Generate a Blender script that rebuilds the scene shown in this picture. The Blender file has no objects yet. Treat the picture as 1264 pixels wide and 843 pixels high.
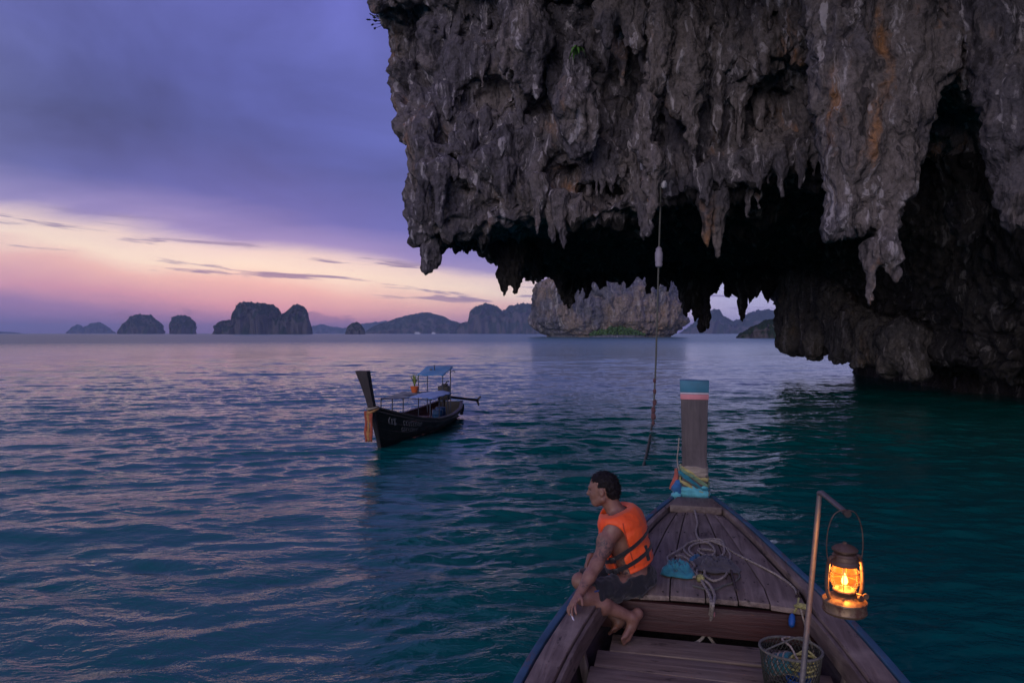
import bpy, bmesh, math, random
import numpy as np
from mathutils import Vector, Matrix

# ------------------------------------------------------------------ camera
SC = bpy.context.scene
COL = SC.collection
H = 2.9                                   # eye height above the sea
FPX, CX, CY = 843.0, 632.0, 421.5         # 24 mm lens on a 1264 px wide picture
PITCH = math.atan(10.0 / FPX)
cam_d = bpy.data.cameras.new('camera')
cam = bpy.data.objects.new('camera', cam_d)
COL.objects.link(cam)
cam.location = (0, 0, H)
cam.rotation_euler = (math.pi / 2 - PITCH, 0, 0)
cam_d.sensor_width = 36.0
cam_d.lens = 36.0 * FPX / 1264.0
cam_d.clip_start = 0.05
cam_d.clip_end = 60000
SC.camera = cam

# ------------------------------------------------------------------ world
def lin(r, g, b):
    f = lambda c: (c / 255 / 12.92) if c / 255 <= 0.04045 else ((c / 255 + 0.055) / 1.055) ** 2.4
    return (f(r), f(g), f(b), 1.0)

class NT:
    """small helper to write node trees as expressions"""
    def __init__(s, tree):
        s.t = tree; s.n = tree.nodes; s.l = tree.links
    def new(s, typ, **kw):
        n = s.n.new(typ)
        for k, v in kw.items():
            setattr(n, k, v)
        return n
    def put(s, sock, v):
        if isinstance(v, bpy.types.NodeSocket):
            s.l.new(v, sock)
        elif v is not None:
            sock.default_value = v
    def m(s, op, a, b=None, c=None, clamp=False):
        n = s.new('ShaderNodeMath', operation=op, use_clamp=clamp)
        s.put(n.inputs[0], a); s.put(n.inputs[1], b); s.put(n.inputs[2], c)
        return n.outputs[0]
    def vm(s, op, a, b=None):
        n = s.new('ShaderNodeVectorMath', operation=op)
        s.put(n.inputs[0], a); s.put(n.inputs[1], b)
        return n.outputs['Value'] if op in ('DOT_PRODUCT', 'LENGTH') else n.outputs[0]
    def sep(s, v):
        n = s.new('ShaderNodeSeparateXYZ'); s.put(n.inputs[0], v); return n.outputs
    def comb(s, x, y, z):
        n = s.new('ShaderNodeCombineXYZ')
        for i, v in enumerate((x, y, z)):
            s.put(n.inputs[i], v)
        return n.outputs[0]
    def noise(s, vec, scale, detail=4, rough=0.55, dist=0.0, col=False):
        n = s.new('ShaderNodeTexNoise')
        s.put(n.inputs['Vector'], vec)
        n.inputs['Scale'].default_value = scale; n.inputs['Detail'].default_value = detail
        n.inputs['Roughness'].default_value = rough; n.inputs['Distortion'].default_value = dist
        return n.outputs['Color' if col else 'Fac']
    def voro(s, vec, scale, feature='F1', out='Distance'):
        n = s.new('ShaderNodeTexVoronoi', feature=feature)
        s.put(n.inputs['Vector'], vec); n.inputs['Scale'].default_value = scale
        return n.outputs[out]
    def rng(s, v, a, b, c=0.0, d=1.0, smooth=False):
        n = s.new('ShaderNodeMapRange', interpolation_type='SMOOTHSTEP' if smooth else 'LINEAR')
        for i, x in enumerate((v, a, b, c, d)):
            s.put(n.inputs[i], x)
        return n.outputs[0]
    def ramp(s, fac, stops, interp='LINEAR'):
        n = s.new('ShaderNodeValToRGB'); s.put(n.inputs[0], fac)
        cr = n.color_ramp; cr.interpolation = interp
        while len(cr.elements) < len(stops):
            cr.elements.new(0.5)
        for e, (p, c) in zip(cr.elements, stops):
            e.position = p; e.color = c
        return n.outputs[0]
    def mix(s, fac, a, b, blend='MIX'):
        n = s.new('ShaderNodeMix', data_type='RGBA', blend_type=blend)
        s.put(n.inputs[0], fac); s.put(n.inputs[6], a); s.put(n.inputs[7], b)
        return n.outputs[2]
    def scale(s, vec, x, y, z):
        return s.vm('MULTIPLY', vec, (x, y, z))
    def bump(s, h, strength=0.5, dist=0.02, normal=None):
        n = s.new('ShaderNodeBump'); s.put(n.inputs['Height'], h)
        n.inputs['Strength'].default_value = strength; n.inputs['Distance'].default_value = dist
        if normal is not None:
            s.l.new(normal, n.inputs['Normal'])
        return n.outputs[0]

world = bpy.data.worlds.new('World')
SC.world = world
world.use_nodes = True
wt = NT(world.node_tree); wt.n.clear()
tc = wt.new('ShaderNodeTexCoord')
dirv = wt.vm('NORMALIZE', tc.outputs['Generated'])
wx, wy, wz = wt.sep(dirv)
SUN_AZ = math.radians(-19)                 # the afterglow lies left of the view axis
glow = wt.vm('DOT_PRODUCT', dirv, (math.sin(SUN_AZ), math.cos(SUN_AZ), 0.0))
glow = wt.rng(glow, 0.78, 0.99, 0, 1, True)
n_big = wt.noise(wt.scale(dirv, 1.0, 1.0, 3.4), 1.7, 5, 0.5, 0.6)
n_mid = wt.noise(wt.scale(dirv, 1.0, 1.0, 6.0), 4.0, 6, 0.55, 0.4)
tilt = wt.m('MULTIPLY_ADD', wx, 0.10, wz)
tt = wt.m('MULTIPLY_ADD', wt.m('SUBTRACT', n_big, 0.5), 0.10, tilt)
tt = wt.m('MULTIPLY_ADD', wt.m('SUBTRACT', n_mid, 0.5), 0.030, tt)
def tp(t):
    return (t + 0.10) / 1.1
fac = wt.m('DIVIDE', wt.m('ADD', tt, 0.10), 1.1, clamp=True)
warm = wt.ramp(fac, [(tp(-0.06), lin(112, 108, 170)), (tp(-0.026), lin(150, 122, 176)), (tp(0.0), lin(214, 154, 178)),
                     (tp(0.035), lin(242, 190, 186)), (tp(0.060), lin(255, 230, 212)), (tp(0.083), lin(238, 212, 208)),
                     (tp(0.108), lin(146, 134, 194)), (tp(0.150), lin(88, 97, 176)), (tp(0.22), lin(72, 86, 162)),
                     (tp(0.30), lin(80, 90, 170)), (tp(0.42), lin(96, 102, 184)), (tp(0.95), lin(110, 112, 184))])
cool = wt.ramp(fac, [(tp(-0.06), lin(120, 118, 180)), (tp(0.0), lin(168, 158, 210)), (tp(0.06), lin(188, 182, 224)),
                     (tp(0.11), lin(186, 188, 228)), (tp(0.18), lin(166, 170, 222)), (tp(0.30), lin(134, 138, 208)),
                     (tp(0.42), lin(108, 108, 194)), (tp(0.95), lin(114, 112, 184))])
skyc = wt.mix(glow, cool, warm)
# soft billows in the deck
bil = wt.noise(wt.scale(dirv, 1.0, 1.0, 2.2), 2.6, 6, 0.55, 0.8)
amt = wt.rng(tt, 0.06, 0.20, 0.15, 1.0)
gain = wt.m('MULTIPLY_ADD', wt.m('MULTIPLY', wt.m('SUBTRACT', bil, 0.5), amt), 1.2, 1.0)
west = wt.m('MULTIPLY_ADD', wt.rng(wx, -0.75, -0.15, -0.42, 0.0, True), wt.rng(tt, 0.09, 0.2, 0, 1, True), gain)
skyc = wt.mix(1.0, skyc, wt.comb(west, west, west), 'MULTIPLY')
# thin dark streaks low over the horizon
st = wt.noise(wt.comb(wt.m('MULTIPLY', wx, 5.0), wt.m('MULTIPLY', wy, 3.0), wt.m('MULTIPLY_ADD', wx, 4.0, wt.m('MULTIPLY', wz, 62.0))), 1.0, 5, 0.6, 0.2)
st = wt.rng(st, 0.535, 0.63, 0, 0.85, True)
st = wt.m('MULTIPLY', st, wt.rng(tt, 0.025, 0.05, 0, 1, True))
st = wt.m('MULTIPLY', st, wt.rng(tt, 0.115, 0.085, 0, 1, True))
skyc = wt.mix(st, skyc, lin(112, 102, 158))
# low cumulus bank on the horizon
cu = wt.noise(wt.comb(wt.m('MULTIPLY', wx, 9.0), wt.m('MULTIPLY', wy, 2.0), wt.m('MULTIPLY', wz, 13.0)), 1.0, 6, 0.6, 0.1)
cuh = wt.m('MULTIPLY_ADD', wt.m('SUBTRACT', cu, 0.47), 0.16, 0.012)
cuf = wt.m('MULTIPLY', wt.rng(wt.m('SUBTRACT', cuh, wz), -0.002, 0.010, 0, 0.75, True), wt.rng(wz, 0.075, 0.03, 0, 1, True))
skyc = wt.mix(cuf, skyc, lin(128, 108, 158))
# the clear dusk sky behind the deck adds a little
nish = wt.new('ShaderNodeTexSky', sky_type='NISHITA')
nish.sun_disc = False
nish.sun_elevation = math.radians(1.0)
nish.sun_rotation = SUN_AZ
addn = wt.mix(1.0, skyc, wt.mix(1.0, nish.outputs[0], (0.012, 0.012, 0.012, 1), 'MULTIPLY'), 'ADD')
bg = wt.new('ShaderNodeBackground'); wt.put(bg.inputs[0], addn); bg.inputs[1].default_value = 1.0
wo = wt.new('ShaderNodeOutputWorld'); wt.l.new(bg.outputs[0], wo.inputs[0])

# the only sun: very soft dusk light out of the bright overcast behind the boat
sd = bpy.data.lights.new('sun', 'SUN'); sd.energy = 1.5; sd.angle = math.radians(50); sd.color = (1.0, 0.90, 0.92)
sun = bpy.data.objects.new('sun', sd); COL.objects.link(sun)
sun.rotation_euler = Vector((0.46, 0.87, -0.165)).to_track_quat('-Z', 'Y').to_euler()
sun.location = (-20, -20, 40)

SC.render.engine = 'CYCLES'
SC.cycles.use_denoising = True
SC.cycles.max_bounces = 6
SC.cycles.diffuse_bounces = 3
SC.cycles.glossy_bounces = 3
SC.cycles.transmission_bounces = 6
SC.cycles.transparent_max_bounces = 8
SC.cycles.volume_bounces = 0
SC.cycles.caustics_reflective = False
SC.cycles.caustics_refractive = False
SC.view_settings.view_transform = 'Standard'
SC.view_settings.look = 'None'
SC.view_settings.exposure = 0.0
SC.view_settings.gamma = 1.0
SC.view_settings.use_curve_mapping = False

# ------------------------------------------------------------------ helpers
random.seed(7)
RNG = np.random.default_rng(11)

def ray(px, py):
    cx, cz = (px - CX) / FPX, -(py - CY) / FPX
    return np.array([cx, math.cos(PITCH) + math.sin(PITCH) * cz, -math.sin(PITCH) + math.cos(PITCH) * cz])

def P(px, py, D):
    d = ray(px, py)
    return np.array([0, 0, H]) + d * (D / d[1])

def G(px, py, z):
    d = ray(px, py)
    return np.array([0, 0, H]) + d * ((z - H) / d[2])

def tag(o, label=None, cat=None, group=None, kind=None):
    if label: o['label'] = label
    if cat: o['category'] = cat
    if group: o['group'] = group
    if kind: o['kind'] = kind
    return o

def link(name, me, mat=None, parent=None):
    o = bpy.data.objects.new(name, me)
    COL.objects.link(o)
    if mat is not None and me is not None:
        for m_ in (mat if isinstance(mat, (list, tuple)) else [mat]):
            me.materials.append(m_)
    if parent is not None:
        o.parent = parent
    return o

def thing(name, label, cat, loc=(0, 0, 0), rotz=0.0, group=None):
    o = bpy.data.objects.new(name, None)
    COL.objects.link(o)
    o.location = loc; o.rotation_euler = (0, 0, rotz)
    o.empty_display_size = 0.2
    return tag(o, label, cat, group)

def np_mesh(name, V, Fq, smooth=True):
    """V (n,3), Fq (m,k) -> mesh"""
    me = bpy.data.meshes.new(name)
    V = np.asarray(V, dtype=np.float32); Fq = np.asarray(Fq, dtype=np.int32)
    k = Fq.shape[1]
    me.vertices.add(len(V)); me.vertices.foreach_set('co', V.ravel())
    me.loops.add(Fq.size); me.loops.foreach_set('vertex_index', Fq.ravel())
    me.polygons.add(len(Fq))
    me.polygons.foreach_set('loop_start', np.arange(0, Fq.size, k, dtype=np.int32))
    try:
        me.polygons.foreach_set('loop_total', np.full(len(Fq), k, dtype=np.int32))
    except Exception:
        pass
    me.update(calc_edges=True)
    me.polygons.foreach_set('use_smooth', np.full(len(Fq), bool(smooth)))
    me.validate()
    return me

def grid_faces(nu, nv, wrap_u=False):
    """vertex index = i*nv + j"""
    iu = np.arange(nu if wrap_u else nu - 1)
    i, j = np.meshgrid(iu, np.arange(nv - 1), indexing='ij')
    i2 = (i + 1) % nu
    return np.stack([i * nv + j, i2 * nv + j, i2 * nv + j + 1, i * nv + j + 1], -1).reshape(-1, 4)

_perm = np.random.default_rng(3).permutation(256)
_perm = np.concatenate([_perm, _perm, _perm])
_grad = np.random.default_rng(4).normal(size=(256, 3)); _grad /= np.linalg.norm(_grad, axis=1, keepdims=True)
_grad = _grad.astype(np.float32)

def perlin(p):
    p = np.asarray(p, dtype=np.float32)
    i = np.floor(p).astype(np.int32); f = p - i; i &= 255
    u = f * f * f * (f * (f * 6 - 15) + 10)
    out = 0
    for dx in (0, 1):
        for dy in (0, 1):
            for dz in (0, 1):
                h = _perm[_perm[_perm[i[..., 0] + dx] + i[..., 1] + dy] + i[..., 2] + dz]
                g = _grad[h]
                w = (u[..., 0] if dx else 1 - u[..., 0]) * (u[..., 1] if dy else 1 - u[..., 1]) * (u[..., 2] if dz else 1 - u[..., 2])
                out = out + w * (g[..., 0] * (f[..., 0] - dx) + g[..., 1] * (f[..., 1] - dy) + g[..., 2] * (f[..., 2] - dz))
    return out * 1.6

def fbm(p, oct=4, gain=0.5, ridged=False, billow=False):
    a, s, o = 1.0, 1.0, 0
    p = np.asarray(p, dtype=np.float32)
    for k in range(oct):
        n = perlin(p * s + 17.3 * k)
        if ridged: n = 1 - 2 * np.abs(n)
        if billow: n = 2 * np.abs(n) - 0.6
        o = o + a * n; a *= gain; s *= 2.03
    return o

def smin(a, b, k):
    h = np.clip(0.5 + 0.5 * (b - a) / k, 0, 1)
    return b * (1 - h) + a * h - k * h * (1 - h)

def smax(a, b, k):
    return -smin(-a, -b, k)

def sstep(a, b, x):
    t = np.clip((x - a) / (b - a), 0, 1)
    return t * t * (3 - 2 * t)

def surface_nets(vol, org, h):
    s = vol < 0
    nx, ny, nz = vol.shape
    cnt = np.zeros((nx - 1, ny - 1, nz - 1), np.int8)
    for dx in (0, 1):
        for dy in (0, 1):
            for dz in (0, 1):
                cnt += s[dx:nx - 1 + dx, dy:ny - 1 + dy, dz:nz - 1 + dz]
    act = (cnt > 0) & (cnt < 8)
    I = np.argwhere(act)
    idx = np.full(act.shape, -1, np.int32); idx[act] = np.arange(len(I))
    acc = np.zeros((len(I), 3), np.float32); num = np.zeros(len(I), np.float32)
    cor = [(dx, dy, dz) for dx in (0, 1) for dy in (0, 1) for dz in (0, 1)]
    cv = {c: vol[I[:, 0] + c[0], I[:, 1] + c[1], I[:, 2] + c[2]] for c in cor}
    for a in cor:
        for ax in range(3):
            if a[ax]: continue
            b = list(a); b[ax] = 1; b = tuple(b)
            va, vb = cv[a], cv[b]
            x = (va < 0) != (vb < 0)
            t = np.where(x, va / np.where(x, va - vb, 1), 0)
            pos = np.zeros((len(I), 3), np.float32); pos[:] = a; pos[:, ax] += t
            acc += pos * x[:, None]; num += x
    V = (I + acc / num[:, None]) * h + np.asarray(org)
    faces = []
    for ax in range(3):
        sl0 = [slice(None)] * 3; sl1 = [slice(None)] * 3
        sl0[ax] = slice(0, -1); sl1[ax] = slice(1, None)
        s0, s1 = s[tuple(sl0)], s[tuple(sl1)]
        E = np.argwhere(s0 != s1)
        o1, o2 = [(1, 2), (2, 0), (0, 1)][ax]
        ok = (E[:, o1] > 0) & (E[:, o2] > 0) & (E[:, o1] < vol.shape[o1] - 1) & (E[:, o2] < vol.shape[o2] - 1)
        E = E[ok]
        inside = s[E[:, 0], E[:, 1], E[:, 2]]
        q = []
        for d1, d2 in ((-1, -1), (0, -1), (0, 0), (-1, 0)):
            c = E.copy(); c[:, o1] += d1; c[:, o2] += d2
            q.append(idx[c[:, 0], c[:, 1], c[:, 2]])
        q = np.stack(q, -1)
        q[~inside] = q[~inside][:, ::-1]
        faces.append(q)
    Fq = np.concatenate(faces)
    return V.astype(np.float32), Fq[(Fq >= 0).all(1)]

def vnormals(V, Fq):
    n = np.cross(V[Fq[:, 2]] - V[Fq[:, 0]], V[Fq[:, 3]] - V[Fq[:, 1]])
    N = np.zeros_like(V)
    for k in range(4):
        for c in range(3):
            N[:, c] += np.bincount(Fq[:, k], n[:, c], len(V))
    return N / (np.linalg.norm(N, axis=1, keepdims=True) + 1e-9)

def relax(V, Fq, it=1, lam=0.5):
    for _ in range(it):
        acc = np.zeros_like(V); num = np.zeros(len(V), np.float32)
        for k in range(4):
            a, b = Fq[:, k], Fq[:, (k + 1) % 4]
            for c in range(3):
                acc[:, c] += np.bincount(a, V[b, c], len(V)) + np.bincount(b, V[a, c], len(V))
            num += np.bincount(a, minlength=len(V)) + np.bincount(b, minlength=len(V))
        V = V + lam * (acc / np.maximum(num, 1)[:, None] - V)
    return V.astype(np.float32)

def subdivide(V, Fq):
    """one linear subdivision of an all-quad mesh"""
    e = np.concatenate([np.sort(Fq[:, [k, (k + 1) % 4]], 1) for k in range(4)])
    key = e[:, 0].astype(np.int64) * len(V) + e[:, 1]
    u, inv = np.unique(key, return_inverse=True)
    mid = 0.5 * (V[u // len(V)] + V[u % len(V)])
    cen = V[Fq].mean(1)
    n = len(Fq); nV = len(V); ei = inv.reshape(4, n) + nV; ci = np.arange(n) + nV + len(u)
    out = []
    for k in range(4):
        out.append(np.stack([Fq[:, k], ei[k], ci, ei[(k - 1) % 4]], -1))
    return np.concatenate([V, mid, cen]).astype(np.float32), np.concatenate(out)

def sd_cone(p, a, b, ra, rb):
    """capsule from a to b whose radius runs from ra to rb"""
    a = np.asarray(a, np.float32); b = np.asarray(b, np.float32); d = b - a
    t = np.clip(((p - a) @ d) / max(float(d @ d), 1e-9), 0, 1)
    return np.linalg.norm(p - a - t[..., None] * d, axis=-1) - (ra + (rb - ra) * t)

def sd_ell(p, c, r, R=None):
    q = p - np.asarray(c, np.float32)
    if R is not None: q = q @ np.asarray(R, np.float32)     # columns of R = axes
    r = np.asarray(r, np.float32)
    k0 = np.linalg.norm(q / r, axis=-1); k1 = np.linalg.norm(q / (r * r), axis=-1)
    return k0 * (k0 - 1.0) / np.maximum(k1, 1e-6)

class Field:
    """signed distance grid; parts are blended in only inside their own box"""
    def __init__(s, lo, hi, h):
        s.h = h; s.lo = np.asarray(lo, np.float32)
        n = np.ceil((np.asarray(hi) - s.lo) / h).astype(int) + 1
        s.ax = [s.lo[k] + h * np.arange(n[k], dtype=np.float32) for k in range(3)]
        s.v = np.full(n, 9.0, np.float32)
    def box(s, lo, hi):
        return tuple(slice(int(np.clip(np.searchsorted(s.ax[k], lo[k]) - 1, 0, len(s.ax[k]))), int(np.clip(np.searchsorted(s.ax[k], hi[k]) + 1, 0, len(s.ax[k])))) for k in range(3))
    def pts(s, b):
        return np.stack(np.meshgrid(*[s.ax[k][b[k]] for k in range(3)], indexing='ij'), -1)
    def cone(s, a, b, ra, rb, k=0.05, sub=False):
        m_ = max(ra, rb) + 2.5 * k + 2 * s.h
        bx = s.box(np.minimum(a, b) - m_, np.maximum(a, b) + m_)
        d = sd_cone(s.pts(bx), a, b, ra, rb)
        s.v[bx] = smax(s.v[bx], -d, k) if sub else smin(s.v[bx], d, k)
    def ell(s, c, r, R=None, k=0.05, sub=False):
        m_ = max(r) + 2.5 * k + 2 * s.h
        c = np.asarray(c)
        bx = s.box(c - m_, c + m_)
        d = sd_ell(s.pts(bx), c, r, R)
        s.v[bx] = smax(s.v[bx], -d, k) if sub else smin(s.v[bx], d, k)
    def mesh(s):
        return surface_nets(s.v, s.lo, s.h)

class MB:
    """collects simple solids, builds ONE mesh object"""
    def __init__(s): s.v = []; s.f = []
    def add(s, V, Fc):
        o = len(s.v); s.v += [tuple(map(float, q)) for q in V]; s.f += [tuple(int(i) + o for i in f) for f in Fc]
        return s
    def hexa(s, q):
        """8 corners: bottom 4 (ccw) then top 4"""
        return s.add(q, [(3, 2, 1, 0), (4, 5, 6, 7), (0, 1, 5, 4), (1, 2, 6, 5), (2, 3, 7, 6), (3, 0, 4, 7)])
    def box(s, lo, hi):
        (a, b, c), (d, e, f) = lo, hi
        return s.hexa([(a, b, c), (d, b, c), (d, e, c), (a, e, c), (a, b, f), (d, b, f), (d, e, f), (a, e, f)])
    def beam(s, a, b, w, t, up=(0, 0, 1), w2=None, t2=None):
        a, b, up = Vector(a), Vector(b), Vector(up)
        d = (b - a).normalized(); r = d.cross(up).normalized(); u = r.cross(d)
        w2 = w if w2 is None else w2; t2 = t if t2 is None else t2
        q = []
        for pnt, ww, tk in ((a, w, t), (b, w2, t2)):
            q.append([pnt + r * x * ww / 2 + u * y * tk / 2 for x, y in ((-1, -1), (1, -1), (1, 1), (-1, 1))])
        return s.hexa([q[0][0], q[0][1], q[0][2], q[0][3], q[1][0], q[1][1], q[1][2], q[1][3]][::1]) if False else \
            s.add([*q[0], *q[1]], [(0, 1, 2, 3), (7, 6, 5, 4), (0, 4, 5, 1), (1, 5, 6, 2), (2, 6, 7, 3), (3, 7, 4, 0)])
    def tube(s, pts, r, seg=8, closed=False, cap=True):
        pts = [Vector(p) for p in pts]; n = len(pts)
        rs = r if hasattr(r, '__len__') else [r] * n
        V, Fc = [], []
        pu = None
        for i, p_ in enumerate(pts):
            if closed: d = pts[(i + 1) % n] - pts[i - 1]
            else: d = pts[min(i + 1, n - 1)] - pts[max(i - 1, 0)]
            d = d.normalized() if d.length > 1e-9 else Vector((0, 0, 1))
            if pu is None:
                pu = d.cross(Vector((0.31, 0.2, 0.93)));
                if pu.length < 1e-4: pu = d.cross(Vector((1, 0, 0)))
            pu = (pu - d * pu.dot(d)).normalized(); w = d.cross(pu)
            for k in range(seg):
                a = 2 * math.pi * k / seg
                V.append(p_ + (pu * math.cos(a) + w * math.sin(a)) * rs[i])
        for i in range(n if closed else n - 1):
            j = (i + 1) % n
            for k in range(seg):
                k2 = (k + 1) % seg
                Fc.append((i * seg + k, i * seg + k2, j * seg + k2, j * seg + k))
        if cap and not closed:
            Fc.append(tuple(range(seg))[::-1]); Fc.append(tuple((n - 1) * seg + k for k in range(seg)))
        return s.add(V, Fc)
    def lathe(s, prof, seg=24, M=None, sx=1.0, sy=1.0):
        V, Fc = [], []
        for (r, z) in prof:
            for k in range(seg):
                a = 2 * math.pi * k / seg
                V.append(Vector((r * sx * math.cos(a), r * sy * math.sin(a), z)))
        for i in range(len(prof) - 1):
            for k in range(seg):
                k2 = (k + 1) % seg
                Fc.append((i * seg + k, i * seg + k2, (i + 1) * seg + k2, (i + 1) * seg + k))
        if prof[0][0] > 1e-5: Fc.append(tuple(range(seg))[::-1])
        if prof[-1][0] > 1e-5: Fc.append(tuple((len(prof) - 1) * seg + k for k in range(seg)))
        if M is not None: V = [M @ v for v in V]
        return s.add(V, Fc)
    def build(s, name, mat, parent=None, smooth=False, bevel=0.0, M=None):
        me = bpy.data.meshes.new(name)
        V = s.v if M is None else [tuple(M @ Vector(v)) for v in s.v]
        me.from_pydata(V, [], s.f); me.update()
        bm = bmesh.new(); bm.from_mesh(me)
        bmesh.ops.remove_doubles(bm, verts=bm.verts, dist=1e-5)
        bmesh.ops.recalc_face_normals(bm, faces=bm.faces)
        if bevel:
            ed = [e for e in bm.edges if len(e.link_faces) == 2 and e.calc_face_angle(0) > 0.5]
            bmesh.ops.bevel(bm, geom=ed, offset=bevel, segments=2, profile=0.6, affect='EDGES', clamp_overlap=True)
        if smooth:
            for f in bm.faces: f.smooth = True
        bm.to_mesh(me); bm.free()
        if smooth:
            try: me.set_sharp_from_angle(angle=math.radians(40))
            except Exception: pass
        return link(name, me, mat, parent)

def catmull(pts, n=8, closed=False):
    pts = [np.asarray(p, float) for p in pts]; m_ = len(pts); out = []
    for i in range(m_ if closed else m_ - 1):
        g = lambda k: pts[k % m_] if closed else pts[min(max(k, 0), m_ - 1)]
        p0, p1, p2, p3 = g(i - 1), g(i), g(i + 1), g(i + 2)
        for k in range(n):
            t = k / n
            out.append(0.5 * (2 * p1 + (p2 - p0) * t + (2 * p0 - 5 * p1 + 4 * p2 - p3) * t * t + (3 * p1 - p0 - 3 * p2 + p3) * t ** 3))
    if not closed: out.append(pts[-1])
    return out

def new_mat(name):
    m_ = bpy.data.materials.new(name); m_.use_nodes = True
    t = NT(m_.node_tree); b = t.n['Principled BSDF']
    co = t.new('ShaderNodeTexCoord').outputs['Object']
    return m_, t, b, co

def simple_mat(name, col, rough=0.6, metal=0.0, var=0.25, scale=30.0, bump=0.0, spec=0.5):
    """one colour with blotchy variation and slight relief"""
    m_, t, b, co = new_mat(name)
    n = t.noise(co, scale, 6, 0.6)
    k = t.m('MULTIPLY_ADD', t.m('SUBTRACT', n, 0.5), 2 * var, 1.0)
    t.put(b.inputs['Base Color'], t.mix(1.0, (*col, 1), t.comb(k, k, k), 'MULTIPLY'))
    t.put(b.inputs['Roughness'], t.rng(n, 0.3, 0.7, max(rough - 0.12, 0.02), min(rough + 0.12, 1)))
    b.inputs['Metallic'].default_value = metal
    b.inputs['Specular IOR Level'].default_value = spec
    if bump:
        t.put(b.inputs['Normal'], t.bump(t.noise(co, scale * 2.3, 5, 0.6), bump, 0.01))
    return m_
# ------------------------------------------------------------------ sea
def make_sea():
    rows = [0.6]
    while rows[-1] < 420:
        r = rows[-1]; rows.append(r + max(0.038, (0.20 if r < 90 else 0.4) * r * r / 2000.0))
    while rows[-1] < 16000:
        rows.append(rows[-1] * 1.16)
    rows = np.array(rows, np.float32)
    a_in = np.linspace(math.radians(-42), math.radians(42), 560)
    a_out = np.linspace(math.radians(42), math.radians(318), 70)[1:-1]
    ang = np.concatenate([a_in, a_out]).astype(np.float32)
    R_, A_ = np.meshgrid(rows, ang, indexing='ij')
    X = R_ * np.sin(A_); Y = R_ * np.cos(A_)
    dr = np.gradient(rows)[:, None] * np.ones_like(A_)
    rg = np.random.default_rng(5)
    Z = np.zeros_like(X)
    lam = np.geomspace(0.32, 9.0, 84)
    pts = np.stack([X, Y, 0 * X], -1)
    gust = 0.78 + 0.75 * perlin(pts / 7.0) + 0.35 * perlin(pts / 2.6 + 9)
    gust = np.clip(0.45 + 0.55 * gust, 0.45, 1.35)
    XW = X + 0.5 * perlin(pts / 3.1 + 40); YW = Y + 0.35 * perlin(pts / 2.7 + 80)
    main = math.radians(103)                     # crests run nearly across the view
    near_w = sstep(500, 120, R_)
    for i, L in enumerate(lam):
        th = main + rg.normal(0, 0.28 if L > 1.5 else 0.46)
        k = 2 * math.pi / L
        sl = 0.0140 * (2.1 if L < 0.9 else 1.2 if L < 2.2 else 0.55) * rg.uniform(0.6, 1.3)
        a = sl / k
        ph = k * (math.cos(th) * XW + math.sin(th) * YW) + rg.uniform(0, 6.283)
        w = sstep(1.6, 3.2, L / dr)
        s_ = np.sin(ph)
        Z += (a * w * (gust if L < 3 else 1.0)) * (s_ - 0.22 * np.cos(2 * ph))
    Z *= near_w
    V = np.stack([X, Y, Z], -1).reshape(-1, 3)
    nv = len(ang)
    Fq = grid_faces(len(rows), nv)
    # close the ring in angle
    i = np.arange(len(rows) - 1)
    seam = np.stack([i * nv + nv - 1, (i + 1) * nv + nv - 1, (i + 1) * nv, i * nv], -1)
    Fq = np.concatenate([Fq, seam])
    # centre disc
    c = len(V); V = np.concatenate([V, [[0, 0, 0]]])
    me = np_mesh('sea', V, np.concatenate([Fq[:, ::-1], np.stack([np.full(nv // 2, c), np.arange(0, nv - 1, 2), np.arange(1, nv, 2), (np.arange(2, nv + 1, 2)) % nv], -1)[:, ::-1]]))
    m_, t, b, co = new_mat('sea_water')
    cd = t.new('ShaderNodeCameraData')
    b.inputs['Base Color'].default_value = (0.0003, 0.114, 0.102, 1)
    rad = t.vm('LENGTH', co)
    t.put(b.inputs['Roughness'], t.rng(rad, 30, 260, 0.035, 0.32))
    b.inputs['IOR'].default_value = 1.36
    warp = t.vm('ADD', co, t.vm('MULTIPLY', t.noise(co, 0.7, 3, 0.5, col=True), (0.7, 0.7, 0)))
    n1 = t.noise(t.scale(warp, 0.75, 1.5, 1), 1.5, 3, 0.5, 0.2)
    n2 = t.noise(t.scale(warp, 0.8, 1.5, 1), 5.5, 4, 0.55, 0.3)
    n3 = t.noise(t.scale(co, 1, 2.2, 1), 0.22, 3, 0.5)
    g = t.rng(n3, 0.35, 0.65, 0.45, 1.25)
    hgt = t.m('ADD', t.m('MULTIPLY', n1, 0.028), t.m('MULTIPLY', t.m('MULTIPLY', n2, 0.028), g))
    t.put(b.inputs['Normal'], t.bump(hgt, 1.0, 1.0))
    o = link('sea', me, m_)
    tag(o, kind='structure')
    return o
make_sea()

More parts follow.
